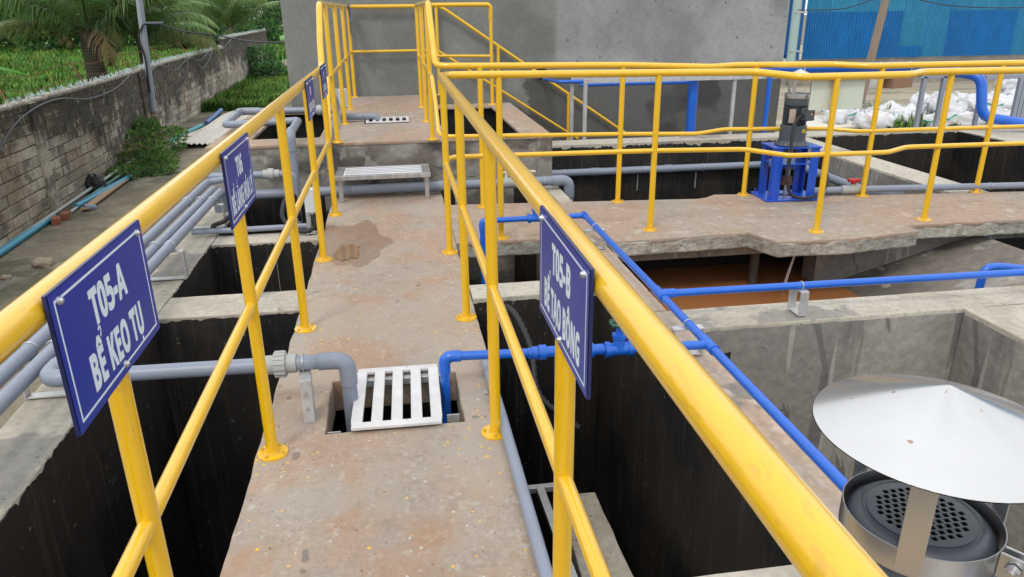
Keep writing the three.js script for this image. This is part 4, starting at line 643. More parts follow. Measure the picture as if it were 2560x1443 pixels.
// ---------- blue shed ----------
const ZB = -28.3;
{
  const g = thing('blue_shed', 'long blue corrugated metal shed behind the yard', 'building', [0, 0, 0]);
  M.plinth = std(0xffffff, { map: tex(512, 256, (u, v) => { let c = mix3([0.30, 0.275, 0.235], [0.21, 0.20, 0.18], sst(0.4, 0.62, fbm(u, v, 8, 4, 5, 811))); const k = 0.85 + 0.3 * fbm(u, v, 60, 30, 3, 812); return c.map(q => q * k); }, 8, 4), roughness: 0.95 });
  part('plinth', box(15.6, 46, YG - 0.05, -0.44, ZB - 0.25, ZB - 0.03), M.plinth, g);
  const blues = [[0.012, 0.20, 0.53], [0.04, 0.29, 0.50], [0.045, 0.32, 0.53], [0.014, 0.185, 0.49], [0.035, 0.27, 0.50]].map((c, i) => std(0xffffff, { map: tex(128, 256, (u, v) => { let q = mix3(c, c.map(e => e * 0.75), fbm(u, v, 4, 6, 4, 820 + i)); if (specks(u, v, 46, 830 + i, 0.006)) q = mix3(q, [0.45, 0.55, 0.6], 0.6); const k = 0.9 + 0.2 * fbm(u, v, 30, 4, 3, 840 + i); return q.map(e => e * k); }, 1.1, 2.5), roughness: 0.45, metalness: 0.1 }));
  const sheet = (w, h) => { const n = Math.round(w / 0.1) * 8, P = [], I = [], UV = []; for (let k = 0; k <= n; k++) { const x = k / n * w, z = 0.034 * Math.sin(x / 0.1 * Math.PI * 2); P.push(x, 0, z, x, h, z); UV.push(x, 0, x, h); } for (let k = 0; k < n; k++) I.push(k * 2, k * 2 + 2, k * 2 + 1, k * 2 + 1, k * 2 + 2, k * 2 + 3); const q = new THREE.BufferGeometry(); q.setAttribute('position', new THREE.Float32BufferAttribute(P, 3)); q.setAttribute('uv', new THREE.Float32BufferAttribute(UV, 2)); q.setIndex(I); q.computeVertexNormals(); return q; };
  const lo = sheet(1.06, 1.75), hi = sheet(1.06, 6), lo2 = sheet(1.06, 0.42), full = sheet(1.06, 7);
  for (let k = 0; k < 28; k++) {
    const x = 16.0 + k * 1.02, zz = ZB + 0.012 * (k % 2), q = (x - 15.9) / 1; 
    if (k < 4 || (k >= 6 && k < 9) || k >= 12) { part('corrugated_sheet', lo, blues[k % 3 === 0 ? 3 : 0], g, [x, -0.43, zz]); part('corrugated_sheet', hi, blues[1 + k % 2], g, [x, 1.30 - (k < 6 ? 0 : 0.25), zz - 0.05]); }
    else { part('corrugated_sheet', full, blues[k % 2 ? 4 : 1], g, [x, -0.43, zz - 0.03]); if (k === 4) part('corrugated_sheet', lo2, blues[0], g, [x, -0.43, zz + 0.03]); }
  }
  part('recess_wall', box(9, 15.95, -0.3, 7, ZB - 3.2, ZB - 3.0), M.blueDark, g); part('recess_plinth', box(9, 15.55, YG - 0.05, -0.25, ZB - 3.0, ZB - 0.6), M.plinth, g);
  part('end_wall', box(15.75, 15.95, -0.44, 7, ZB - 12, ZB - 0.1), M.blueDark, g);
  const d = thing('down_pipe', 'pale green rainwater pipe on the corner of the blue shed', 'pipe', [15.45, 0, ZB + 0.2]); part('pipe_run', cyl(0.17, 0.17, 8, 20).translate(0, 3.35, 0), std([0.33, 0.45, 0.44], { roughness: 0.5 }), d); for (const y of [-0.1, 1.32]) part('clip', rbox(0.5, 0.07, 0.1, 0.01).translate(0.12, y, 0.12), M.alu, d);
}
{ const g = thing('utility_pole', 'thin leaning brown utility pole before the blue shed', 'pole', [14.35, YG, -21.6]); part('shaft', sweep([V(0, 0, 0), V(0.35, 3.2, 0), V(0.62, 6, 0)], t => 0.13 - 0.03 * t, 14), std(0xffffff, { map: tex(128, 512, (u, v) => { const k = 0.8 + 0.4 * fbm(u, v, 20, 4, 4, 851); return [0.25 * k, 0.20 * k, 0.155 * k]; }, 0.3, 2), roughness: 0.9 }), g); part('footing', cyl(0.45, 0.35, 0.12, 14).translate(0, 0.06, 0), M.plinth, g); }
{ const c = new THREE.CatmullRomCurve3([V(12.4, 1.42, -22.5), V(13.6, 1.45, -22), V(14.75, 1.78, -21.5), V(16.4, 1.50, -21), V(18.4, 1.42, -20.6), V(21, 1.55, -20.3)]); solo('overhead_cable', sweep(c.getPoints(60), 0.014, 8), M.rubber, 'black overhead cable sagging across the blue shed', 'cable'); }
// ---------- sacks in the yard ----------
{
  const sackMat = [0, 1, 2].map(i => std(0xffffff, { map: tex(256, 256, (u, v) => { let c = mix3([0.64, 0.66, 0.70], [0.52, 0.53, 0.57], sst(0.35, 0.65, fbm(u, v, 5, 5, 4, 860 + i))); if (i === 0 && v > 0.56 && v < 0.62) c = [0.05, 0.33, 0.24]; if (i === 1 && specks(u, v, 9, 866, 0.06)) c = [0.62, 0.40, 0.38]; if (i === 2) c = mix3(c, [0.46, 0.42, 0.34], 0.5 * sst(0.6, 0.7, fbm(u, v, 6, 6, 4, 868))); return c; }, 1), roughness: 0.75 }));
  const mk = s => { const g = new THREE.SphereGeometry(1, 26, 18), p = g.attributes.position, v = V(0, 0, 0); for (let i = 0; i < p.count; i++) { v.fromBufferAttribute(p, i); const sq = (a, e) => Math.sign(a) * Math.pow(Math.abs(a), e); const n = fbm(v.x * 0.11 + 0.5 + s, v.y * 0.11 + v.z * 0.13 + 0.5, 32, 32, 3, 870 + s) - 0.5; p.setXYZ(i, sq(v.x, 0.75) * 0.40 * (1 + 0.3 * n), sq(v.y, 0.8) * 0.19 * (1 + 1.1 * n) + (v.y > 0 ? 0.03 * Math.sin(v.x * 9 + s) : 0), sq(v.z, 0.75) * 0.25 * (1 + 0.6 * n)); } g.computeVertexNormals(); return g; };
  const bodies = [1, 2, 3, 4].map(mk); const knot = (() => { const g = lathe([[0.10, -0.02], [0.05, 0.04], [0.035, 0.07], [0.06, 0.11], [0.09, 0.17], [0.02, 0.15]], 10), p = g.attributes.position; for (let i = 0; i < p.count; i++) p.setX(i, p.getX(i) * (1 + 0.5 * Math.sin(i * 2.1))); g.rotateZ(-1.2); g.translate(0.36, 0.03, 0); g.computeVertexNormals(); return g; })();
  const q = rng(44); let n = 0;
  const put = (x, z, lv) => { const g = thing('sack', 'full white woven sack lying in the heap in the sandy yard', 'sack', [x, YG + 0.17 + lv * 0.27, z], 'white sacks heaped in the yard'); g.rotation.set((q() - 0.5) * 0.3, q() * 6.28, (q() - 0.5) * 0.5); const sc = 0.85 + q() * 0.4; g.scale.set(sc, sc, sc); const m = sackMat[Math.floor(q() * 3)]; part('bag', bodies[n % 4], m, g); if (q() < 0.7) part('tied_end', knot, m, g); n++; };
  for (const [x, z] of [[11.6, -18.4], [12.1, -18.9], [12.5, -18.0], [13.0, -18.7], [12.2, -17.6], [13.3, -17.9]]) put(x, z, 0);
  for (let i = 0; i < 34; i++) put(13.6 + (i % 12) * 0.62 + (q() - 0.5) * 0.3, -17.2 - Math.floor(i / 12) * 0.85 - (i % 12) * 0.12 + (q() - 0.5) * 0.3, 0);
  for (let i = 0; i < 18; i++) put(14.2 + (i % 10) * 0.68 + (q() - 0.5) * 0.3, -17.7 - Math.floor(i / 10) * 0.8 - (i % 10) * 0.14, 1);
  for (let i = 0; i < 9; i++) put(18.6 + (i % 5) * 0.6, -19.6 - Math.floor(i / 5) * 0.7, 1 + (i % 2));
  const pink = thing('sack', 'flattened salmon-pink sack on the white heap at far right', 'sack', [17.8, YG + 0.62, -18.0]); pink.rotation.set(0.2, 0.4, -0.35); pink.scale.set(1.1, 0.4, 0.9); part('bag', bodies[1], std([0.72, 0.22, 0.17], { roughness: 0.7 }), pink);
  solo('tarpaulin', slab(rough([[10.2, -17.6], [12.0, -17.7], [12.3, -19.6], [11.1, -19.9]], 0.12, 0.25, 88), [], YG + 0.07, 0.06, 0.02), std([0.62, 0.60, 0.54], { roughness: 0.8 }), 'pale sheet spread on the ground beside the sacks', 'sheet');
  const bk = thing('bucket', 'white bucket at the foot of the blue shed', 'bucket', [18.2, YG, -26.9]); part('pail', lathe([[0, 0.01], [0.28, 0.01], [0.34, 0.75], [0.36, 0.76], [0.33, 0.76], [0.27, 0.03]], 24), M.white, bk);
  const cb = thing('carton', 'brown cardboard carton beside the leaning pole', 'box', [19.25, YG, -26.9]); cb.rotation.y = 0.3; part('carton_body', rbox(1.1, 0.7, 0.7, 0.02).translate(0, 0.35, 0), std([0.26, 0.15, 0.10], { roughness: 0.9 }), cb); part('flap', rbox(0.5, 0.02, 0.7, 0.004).rotateZ(0.5).translate(-0.72, 0.62, 0), std([0.36, 0.24, 0.16], { roughness: 0.9 }), cb);
}
// ---------- left block wall ----------
const WP = [[-6.5, -5.17], [-16, -5.57], [-22, -6.05], [-46, -6.98]];   // z, x
const wx = z => { for (let i = 0; i < WP.length - 1; i++) if (z >= WP[i + 1][0]) return lerp(WP[i][1], WP[i + 1][1], (z - WP[i][0]) / (WP[i + 1][0] - WP[i][0])); return WP[3][1]; };
const wTurn = z => { const d = 0.2; return Math.atan2(wx(z - d) - wx(z + d), -2 * d); };
const WT = 0.285;
{
  const g = thing('block_wall', 'stained concrete block boundary wall along the left side', 'wall');
  const mold = (c, i) => std(0xffffff, { map: tex(256, 256, (u, v) => { let q = mix3(c, c.map(e => e * 0.7), sst(0.4, 0.62, fbm(u, v, 4, 4, 4, 880 + i))); q = mix3(q, [0.035, 0.034, 0.028], 0.75 * sst(0.56, 0.68, fbm(u, v, 14, 3, 4, 890 + i))); const k = 0.75 + 0.5 * fbm(u, v, 40, 40, 3, 897); return q.map(e => e * k); }, 0.6), roughness: 0.95, bumpMap: M.rim.bumpMap, bumpScale: 0.008 });
  // one weathering map for the whole wall: black mould in drips from the top, pale bare block below
  const bl = 0.52, bh = 0.1625;
  const weather = std(0xffffff, { map: tex(2048, 256, (u, v) => {
    const z = u * 40 - 40, y = v * 2.2, hgt = y / 1.74, row = Math.floor(y / bh), col = Math.floor((z + 9.3) / bl + (row % 2) * 0.5);
    let c = mix3([0.46, 0.42, 0.34], [0.30, 0.265, 0.205], sst(0.35, 0.65, fbm(u, v, 90, 5, 4, 921))); const tone = 0.72 + 0.5 * h2(row, col, 14); c = c.map(e => e * tone);
    c = mix3(c, [0.27, 0.20, 0.12], 0.5 * sst(0.52, 0.7, fbm(u, v, 60, 3, 4, 922)));
    const drip = fbm(u, v, 620, 3, 3, 923), big = fbm(u, v, 44, 2, 4, 924), far = sst(-15.5, -17, z) * sst(-25, -21, z);
    const e = 0.66 - 0.62 * (big - 0.5) - 0.22 * (drip - 0.5) - 0.26 * far - 0.12 * sst(-13, -15, z);
    c = mix3(c, mix3([0.032, 0.031, 0.026], [0.075, 0.06, 0.042], h2(row, col, 3)), 0.93 * sst(e - 0.12, e + 0.12, hgt + 0.22 * (h2(row, col, 8) - 0.5)));
    c = mix3(c, [0.055, 0.05, 0.04], 0.6 * sst(0.60, 0.70, fbm(u, v, 110, 8, 4, 925)));
    c = mix3(c, [0.42, 0.39, 0.32], 0.45 * sst(0.66, 0.74, fbm(u, v, 300, 12, 3, 926)));
    const k = 0.78 + 0.44 * fbm(u, v, 900, 60, 3, 927); return c.map(q => q * k); }, 40, 2.2), roughness: 0.96, bumpMap: M.rim.bumpMap, bumpScale: 0.010 });
  const mortar = mold([0.20, 0.175, 0.13], 9);
  // mortar core in three runs
  const run = (za, zb, top, mm = mortar) => { const n = 6; for (let k = 0; k < n; k++) { const z0 = lerp(za, zb, k / n), z1 = lerp(za, zb, (k + 1) / n), a = V(wx(z0), 0, z0), b = V(wx(z1), 0, z1), L = a.distanceTo(b); const m = part('wall_core', triUV(new THREE.BoxGeometry(0.10, top - YG + 0.05, L + 0.02), (a.z + b.z) / 2, (top - YG - 0.05) / 2), mm, g, [(a.x + b.x) / 2 - 0.06, (top + YG - 0.05) / 2, (a.z + b.z) / 2]); m.rotation.y = Math.atan2(b.x - a.x, b.z - a.z); } };
  run(-6.5, -16, WT); run(-16, -22, WT); run(-22, -31, WT); run(-31, -46, 0.60, weather);
  const q = rng(91), far = []; let count = 0; const pil = [-12.3, -18.7];
  const variants = [0, 1, 2].map(i => new RoundedBoxGeometry(0.05, bh - 0.017, bl - 0.016 - 0.008 * i, 1, 0.007));
  for (let c = 0; c < 46; c++) for (let r = 0; r < 11; r++) {
    const z = -9.3 - (c + (r % 2) * 0.5) * bl; if (z < -30.9) continue; const y = YG + 0.08 + r * bh + (q() - 0.5) * 0.008;
    const x = wx(z) + (q() - 0.5) * 0.010 - 0.019, ty = wTurn(z) + Math.PI + (q() - 0.5) * 0.01, gg = triUV(variants[Math.floor(q() * 3)].clone(), z, y - YG);
    if (count < 300) { const m = part('block', gg, weather, g, [x, y, z]); m.rotation.y = ty; m.rotation.x = (q() - 0.5) * 0.02; count++; } else { gg.rotateY(ty); gg.translate(x, y, z); far.push(gg); }
  }
  { const m = part('far_blocks', merge(far), weather, g); m.userData.kind = 'stuff'; }
  for (const z of pil) { const m = part('pilaster', triUV(new RoundedBoxGeometry(0.09, WT - YG, 0.26, 1, 0.012), z, (WT - YG) / 2), weather, g, [wx(z) + 0.004, (WT + YG) / 2, z]); m.rotation.y = wTurn(z) + Math.PI; }
  // rough mortar coping with broken glass and wire
  const cop = mold([0.40, 0.37, 0.31], 8), shards = [], qs = rng(17);
  const cpath = (z0, z1, y) => { const a = []; for (let z = z0; z >= z1; z -= 0.12) a.push(V(wx(z) - 0.05, y + (qs() - 0.5) * 0.02, z)); return a; };
  for (const [z0, z1, y] of [[-6.5, -31, WT], [-31, -46, 0.60]]) { const p = cpath(z0, z1, y + 0.01), gg = sweep(p, 0.085, 10); const pa = gg.attributes.position; for (let i = 0; i < pa.count; i++) pa.setY(i, y + 0.012 + (pa.getY(i) - y - 0.012) * 0.62 + (qs() - 0.5) * 0.022); gg.computeVertexNormals(); part('coping', triUV(gg), cop, g); for (let i = 0; i < (z0 > -7 ? 420 : 140); i++) { const z = lerp(z0, z1, qs()); const s = new THREE.ConeGeometry(0.02 + qs() * 0.02, 0.06 + qs() * 0.07, 3); s.rotateZ((qs() - 0.5) * 0.9); s.rotateX((qs() - 0.5) * 0.9); s.translate(wx(z) - 0.05 + (qs() - 0.5) * 0.10, y + 0.085, z); shards.push(s); } }
  const sh = part('glass_shards', merge(shards), phys([0.42, 0.55, 0.52], { roughness: 0.12, transmission: 0.35, thickness: 0 }), g); sh.userData.kind = 'stuff';
  const stakes = [-11.7, -14.9, -18.2, -21.5, -25, -28.5];
  for (const z of stakes) part('wire_stake', cylBetween(V(wx(z) - 0.03, WT + 0.02, z), V(wx(z) - 0.32, WT + 0.42, z - 0.3), 0.014, 6), M.rust, g);
  for (const o of [0.45, 0.95]) { const P = []; for (let i = 0; i < stakes.length; i++) { const z = stakes[i]; P.push(V(wx(z) - 0.03 - 0.29 * o, WT + 0.02 + 0.40 * o, z - 0.3 * o)); if (i < stakes.length - 1) { const zz = (z + stakes[i + 1]) / 2; P.push(V(wx(zz) - 0.03 - 0.29 * o, WT + 0.40 * o - 0.06, zz)); } } part('barbed_wire', sweep(new THREE.CatmullRomCurve3(P).getPoints(90), 0.006, 5), M.rust, g); }
}
{ // cables slung along the wall
  const sag = (label, zs, off, r) => { const P = []; zs.forEach(([z, y], i) => P.push(V(wx(z) + 0.05 + off, y, z))); solo('wall_cable', sweep(new THREE.CatmullRomCurve3(P).getPoints(80), r, 7), std([0.06, 0.07, 0.085], { roughness: 0.5 }), label, 'cable'); };
  sag('dark cable hanging loose on the near stretch of the block wall', [[-9.2, -0.9], [-10.2, -0.5], [-11.3, 0.02], [-12.2, 0.2], [-13.2, 0.24], [-14.6, 0.10], [-16.2, 0.12], [-17.6, 0.27]], 0.02, 0.014);
  sag('grey cable looping along the top of the far block wall', [[-18.5, 0.12], [-19.4, 0.2], [-20.6, 0.3], [-22.5, 0.05], [-24.6, 0.27], [-26, 0.1], [-27.8, 0.3]], 0.03, 0.016);
  sag('lower grey cable loop on the far block wall', [[-22.2, -0.5], [-23.4, -0.35], [-24.5, 0.26], [-26, -0.12], [-27.6, 0.05], [-28.4, 0.3], [-30.5, 0.28], [-33, 0.55], [-38, 0.6]], 0.04, 0.016);
  const c = new THREE.CatmullRomCurve3([V(-5.62, 1.3, -18.95), V(-5.2, 1.28, -19), V(-4.6, 1.14, -18.6), V(-3.9, 1.08, -18), V(-3.1, 0.98, -17), V(-2.4, 0.98, -15.5), V(-1.36, 1.05, -13.2)]); solo('overhead_cable', sweep(c.getPoints(60), 0.016, 8), M.rubber, 'black cable from the grey pole across to the grey building', 'cable');
}
{ const g = thing('grey_pole', 'leaning grey steel pole standing against the block wall', 'pole', [-5.70, YG, -19]); part('shaft', sweep([V(0.06, 0.3, 0), V(0.0, 0.75, 0), V(0.13, 3.3, 0), V(0.25, 6, 0)], 0.075, 16), std([0.30, 0.335, 0.385], { roughness: 0.45, metalness: 0.3 }), g); part('rusty_foot', sweep([V(0.10, 0, 0), V(0.0, 0.8, 0)], 0.078, 14), std([0.22, 0.15, 0.10], { roughness: 0.9 }), g); part('crossbar', rbox(0.62, 0.03, 0.03, 0.004).translate(-0.22, 0.70, 0.08), std([0.42, 0.40, 0.34], { roughness: 0.8 }), g); part('wire_bundle', sweep(new THREE.CatmullRomCurve3([V(0.15, 2.75, 0.09), V(0.02, 2.5, 0.11), V(0.06, 2.0, 0.10), V(0.04, 1.5, 0.10), V(0.03, 1.25, 0.09)]).getPoints(30), 0.022, 7), M.rubber, g); part('side_arm', rbox(0.55, 0.04, 0.04, 0.005).translate(0.30, 2.78, 0.04), std([0.14, 0.16, 0.19], { roughness: 0.6 }), g); }
// ---------- things lying along the wall ----------
{
  const lay = (name, label, cat, pts, r, m, n) => solo(name, sweep(pts.map(p => V(p[0], YG + (p[2] ?? r), p[1])), r, n || 12), m, label, cat);
  const ppr = std([0.34, 0.38, 0.36], { roughness: 0.5 }), cy = phys([0.03, 0.27, 0.42], { roughness: 0.4 });
  lay('plastic_pipe', 'long pale grey pipe lying along the wall foot', 'pipe', [[-5.28, -9.6, 0.05], [-5.33, -12.6, 0.10], [-5.40, -16.2, 0.16]], 0.028, ppr); lay('plastic_pipe', 'second pale pipe lying close beside the long grey pipe', 'pipe', [[-5.20, -12.3, 0.03], [-5.30, -16.0, 0.12]], 0.026, ppr);
  lay('plastic_pipe', 'bright blue pipe lying nearest the camera at the wall foot', 'pipe', [[-5.20, -9.0, 0.05], [-5.33, -12.0, 0.05]], 0.05, cy); lay('plastic_pipe', 'bright blue pipe lying beside the wooden plank', 'pipe', [[-5.22, -12.6, 0.05], [-5.05, -15.9, 0.05]], 0.05, cy); lay('plastic_pipe', 'thin green pipe lying between the grey pipes and the plank', 'pipe', [[-5.25, -13.0, 0.06], [-5.24, -14.4, 0.10], [-5.30, -15.4, 0.05]], 0.022, std([0.05, 0.20, 0.16], { roughness: 0.5 }));
  const pl = solo('wooden_plank', rbox(0.13, 0.03, 3.4, 0.004).rotateY(0.045).translate(-5.10, YG + 0.05, -14.1), std([0.42, 0.30, 0.19], { roughness: 0.85 }), 'pale wooden plank lying along the wall foot', 'plank');
  const bm = std([0.27, 0.105, 0.06], { roughness: 0.9 }); const brick = (label, x, z, t) => { const b = solo('red_brick', (() => { const s = new THREE.Shape([[-0.055, -0.045], [0.055, -0.045], [0.055, 0.045], [-0.055, 0.045]].map(p => new THREE.Vector2(...p))); for (const a of [-1, 1]) for (const c of [-1, 1]) { const h = new THREE.Path(); h.absarc(a * 0.025, c * 0.02, 0.014, 0, 6.283, true); s.holes.push(h); } return new THREE.ExtrudeGeometry(s, { depth: 0.22, bevelEnabled: true, bevelSize: 0.003, bevelThickness: 0.003, bevelSegments: 1 }).translate(0, 0.048, -0.11); })(), bm, label, 'brick'); b.position.set(x, YG, z); b.rotation.y = t; };
  brick('hollow red brick lying at the wall foot, nearest the camera', -5.19, -11.75, 0.3); brick('hollow red brick lying just behind another brick at the wall foot', -5.17, -12.05, 0.25);
  const pb = thing('pipe_offcut', 'short grey pipe offcut lying by the plank end', 'pipe', [-4.98, YG + 0.05, -12.5]); part('ring', lathe([[0.04, -0.09], [0.05, -0.09], [0.05, 0.09], [0.04, 0.09], [0.04, -0.09]], 20).rotateZ(1.3).rotateY(0.7), M.pvc, pb);
  const tire = thing('black_bag', 'crumpled black bag against the block wall', 'bag', [-5.36, YG + 0.14, -13.9]); { const g = new THREE.IcosahedronGeometry(0.22, 3), p = g.attributes.position; for (let i = 0; i < p.count; i++) { const x = p.getX(i), y = p.getY(i), z = p.getZ(i), k = 0.7 + 0.7 * fbm(x * 0.5 + 1, y * 0.5 + z * 0.4 + 1, 32, 32, 3, 66); p.setXYZ(i, x * k * 0.6, y * k * 0.85, z * k); } g.computeVertexNormals(); part('bag', g, M.rubber, tire); }
  const stone = (label, x, z, r) => { const g = new THREE.IcosahedronGeometry(r, 2), p = g.attributes.position; for (let i = 0; i < p.count; i++) { const a = p.getX(i), b = p.getY(i), c = p.getZ(i), k = 0.75 + 0.5 * fbm(a / r * 0.06 + 1, (b + c) / r * 0.06 + 1, 32, 32, 2, 12); p.setXYZ(i, a * k * 1.2, b * k * 0.7, c * k); } g.computeVertexNormals(); const m = solo('stone', g, std([0.30, 0.25, 0.18], { roughness: 0.95 }), label, 'stone'); m.position.set(x, YG + r * 0.4, z); };
  stone('small tan stone lying on the brown yard', -4.52, -9.6, 0.10); stone('smaller reddish stone lying near the tan stone', -4.75, -9.15, 0.05);
  // lay-flat hose and corrugated sheet further back
  lay('lay_flat_hose', 'turquoise hose lying on the ground by the green bush', 'hose', [[-5.18, -17.9, 0.06], [-5.42, -19.2, 0.10], [-5.38, -20.3, 0.08], [-5.30, -21.6, 0.08]], 0.06, phys([0.06, 0.33, 0.37], { roughness: 0.5 })); lay('lay_flat_hose', 'blue hose end lying beyond the turquoise hose', 'hose', [[-5.30, -22.2, 0.07], [-5.36, -23.6, 0.09], [-5.42, -24.8, 0.12]], 0.065, phys([0.06, 0.16, 0.36], { roughness: 0.5 }));
  { const P = [], I = [], nx = 60, nz = 8, W = 0.95, L = 6.4; for (let j = 0; j <= nz; j++) for (let i = 0; i <= nx; i++) { const x = i / nx * W; P.push(x, 0.02 * Math.sin(x / 0.12 * 6.283) + 0.03 * Math.sin(j * 1.3), -j / nz * L); } for (let j = 0; j < nz; j++) for (let i = 0; i < nx; i++) { const a = j * (nx + 1) + i; I.push(a, a + 1, a + nx + 1, a + nx + 1, a + 1, a + nx + 2); } const g = new THREE.BufferGeometry(); g.setAttribute('position', new THREE.Float32BufferAttribute(P, 3)); g.setIndex(I); g.computeVertexNormals(); g.setAttribute('uv', new THREE.Float32BufferAttribute(new Array(P.length / 3 * 2).fill(0).map((_, k) => k % 2 ? P[(k - 1) / 2 * 3 + 2] : P[k / 2 * 3]), 2)); const m = solo('corrugated_sheet', g, std(0xffffff, { map: tex(256, 512, (u, v) => { let c = mix3([0.60, 0.58, 0.53], [0.44, 0.42, 0.37], fbm(u, v, 8, 4, 4, 871)); if (specks(u, v, 20, 872, 0.06)) c = [0.2, 0.13, 0.09]; return c; }, 1, 4), roughness: 0.85 }), 'weathered white corrugated sheet lying on the ground beyond the tank', 'sheet'); m.position.set(-5.22, YG + 0.12, -18.3); m.rotation.set(0, -0.03, -0.03); }
}
// ---------- vegetation ----------
const leafMat = (o = {}) => new THREE.MeshPhysicalMaterial({ vertexColors: true, roughness: 0.95, transmission: 0.35, thickness: 0, side: THREE.DoubleSide, ...o });
M.leaf = leafMat(); M.blade = new THREE.MeshStandardMaterial({ vertexColors: true, roughness: 0.8, side: THREE.DoubleSide });
function leaves(n, place, size, cols, seed) {        // many small folded leaves, one geometry
  const q = rng(seed), P = [], N = [], C = [];
  for (let i = 0; i < n; i++) {
    const { p, out } = place(q), s = size * (0.6 + q() * 0.8), a = V(q() - 0.5, q() - 0.2, q() - 0.5).add(out.clone().multiplyScalar(0.8)).normalize(), b = a.clone().cross(V(q() - 0.5, q() - 0.5, q() - 0.5)).normalize(), up = a.clone().cross(b);
    const tip = p.clone().addScaledVector(a, s), l = p.clone().addScaledVector(a, s * 0.45).addScaledVector(b, s * 0.28).addScaledVector(up, s * 0.06), r = p.clone().addScaledVector(a, s * 0.45).addScaledVector(b, -s * 0.28).addScaledVector(up, s * 0.06);
    const c = cols[Math.floor(q() * cols.length)], k = 0.75 + q() * 0.5;
    for (const [x, y, z] of [[p, l, tip], [p, tip, r]]) { const nn = y.clone().sub(x).cross(z.clone().sub(x)).normalize(); for (const w of [x, y, z]) { P.push(w.x, w.y, w.z); N.push(nn.x, nn.y, nn.z); C.push(c[0] * k, c[1] * k, c[2] * k); } }
  }
  const g = new THREE.BufferGeometry(); g.setAttribute('position', new THREE.Float32BufferAttribute(P, 3)); g.setAttribute('normal', new THREE.Float32BufferAttribute(N, 3)); g.setAttribute('color', new THREE.Float32BufferAttribute(C, 3)); return g;
}
function clumps(list) { return q => { const c = list[Math.floor(q() * list.length)], d = V(q() * 2 - 1, q() * 2 - 1, q() * 2 - 1); if (d.lengthSq() > 1) d.normalize(); const out = d.clone().normalize(); d.multiplyScalar(0.55 + 0.45 * Math.cbrt(q())); return { p: V(c[0] + d.x * c[3], c[1] + d.y * c[4], c[2] + d.z * c[5]), out }; }; }
const GREEN = [[0.05, 0.16, 0.032], [0.07, 0.20, 0.04], [0.105, 0.25, 0.05], [0.04, 0.12, 0.03]];
{
  const g = thing('creeper_bush', 'green creeper bush spilling from the block wall beside the grey pole', 'bush', [-5.25, YG, -16.6]);
  part('foliage', leaves(5200, clumps([[0, 0.22, 0.2, 0.45, 0.26, 0.9], [-0.2, 0.42, -0.4, 0.3, 0.26, 0.7], [0.35, 0.14, 0.6, 0.4, 0.16, 0.6], [0.1, 0.30, -1.1, 0.45, 0.3, 0.7], [0.0, 0.08, 1.4, 0.35, 0.08, 0.55], [0.5, 0.07, 1.1, 0.35, 0.06, 0.5], [-0.2, 0.62, -0.9, 0.22, 0.2, 0.35]]), 0.085, [[0.06, 0.19, 0.035], [0.11, 0.25, 0.04], [0.05, 0.14, 0.03], [0.17, 0.24, 0.045]], 5), M.leaf, g);
  const st = []; const q = rng(61); for (let i = 0; i < 26; i++) { const a = V(-0.3, 0.02, q() * 2.4 - 1.2); st.push(sweep(new THREE.CatmullRomCurve3([a, V(a.x + 0.2 * q(), 0.4 * q() + 0.2, a.z + q() - 0.5), V(q() * 0.6, q() * 0.5 + 0.05, a.z + (q() - 0.5) * 1.6)]).getPoints(8), 0.007, 5)); } part('stems', merge(st), std([0.16, 0.13, 0.06], { roughness: 0.9 }), g);
  const b = thing('small_bush', 'small leafy bush in the corner where the wall meets the grey building', 'bush', [-6.1, YG, -38]); part('foliage', leaves(1600, clumps([[0, 0.8, 0, 0.7, 0.8, 1.0], [0.5, 0.4, 1, 0.7, 0.4, 0.9]]), 0.20, GREEN, 6), M.leaf, b); part('stems', merge([0, 1, 2, 3].map(i => cylBetween(V(0, 0, 0), V((i - 1.5) * 0.3, 1.2, i * 0.2 - 0.3), 0.02, 5))), M.rust, b);
}
// grass
M.field = std(0xffffff, { map: tex(1024, 1024, (u, v) => { let c = mix3([0.11, 0.28, 0.045], [0.15, 0.33, 0.06], sst(0.35, 0.65, fbm(u, v, 5, 5, 5, 901))); c = mix3(c, [0.045, 0.13, 0.025], 0.6 * sst(0.55, 0.7, fbm(u, v, 11, 11, 4, 902))); c = mix3(c, [0.15, 0.24, 0.06], 0.5 * sst(0.6, 0.75, fbm(u, v, 20, 20, 3, 903))); const k = 0.7 + 0.6 * fbm(u, v, 90, 90, 3, 904); return c.map(q => q * k); }, 9), roughness: 0.95 });
struct('field', plane([...WP.map(([z, x]) => [x - 0.2, z]), [-6.9, -140], [-160, -140], [-160, -6.5]], YG + 0.004), M.field, 'bright green grass field behind the block wall', 'field');
const tuftGeo = (() => { const q = rng(3), P = [], N = [], C = []; for (let i = 0; i < 14; i++) { const t = q() * 6.28, r = q() * 0.09, h = 0.10 + q() * 0.16, x = Math.cos(t) * r, z = Math.sin(t) * r, lx = (q() - 0.5) * 0.16, lz = (q() - 0.5) * 0.16, w = 0.008 + q() * 0.006, k = 0.7 + q() * 0.6; const dx = Math.cos(t + 1.57) * w, dz = Math.sin(t + 1.57) * w; P.push(x - dx, 0, z - dz, x + dx, 0, z + dz, x + lx, h, z + lz); for (let j = 0; j < 3; j++) { N.push(0, 0.8, 0.6); C.push(0.14 * k, 0.32 * k, 0.06 * k); } } const g = new THREE.BufferGeometry(); g.setAttribute('position', new THREE.Float32BufferAttribute(P, 3)); g.setAttribute('normal', new THREE.Float32BufferAttribute(N, 3)); g.setAttribute('color', new THREE.Float32BufferAttribute(C, 3)); return g; })();
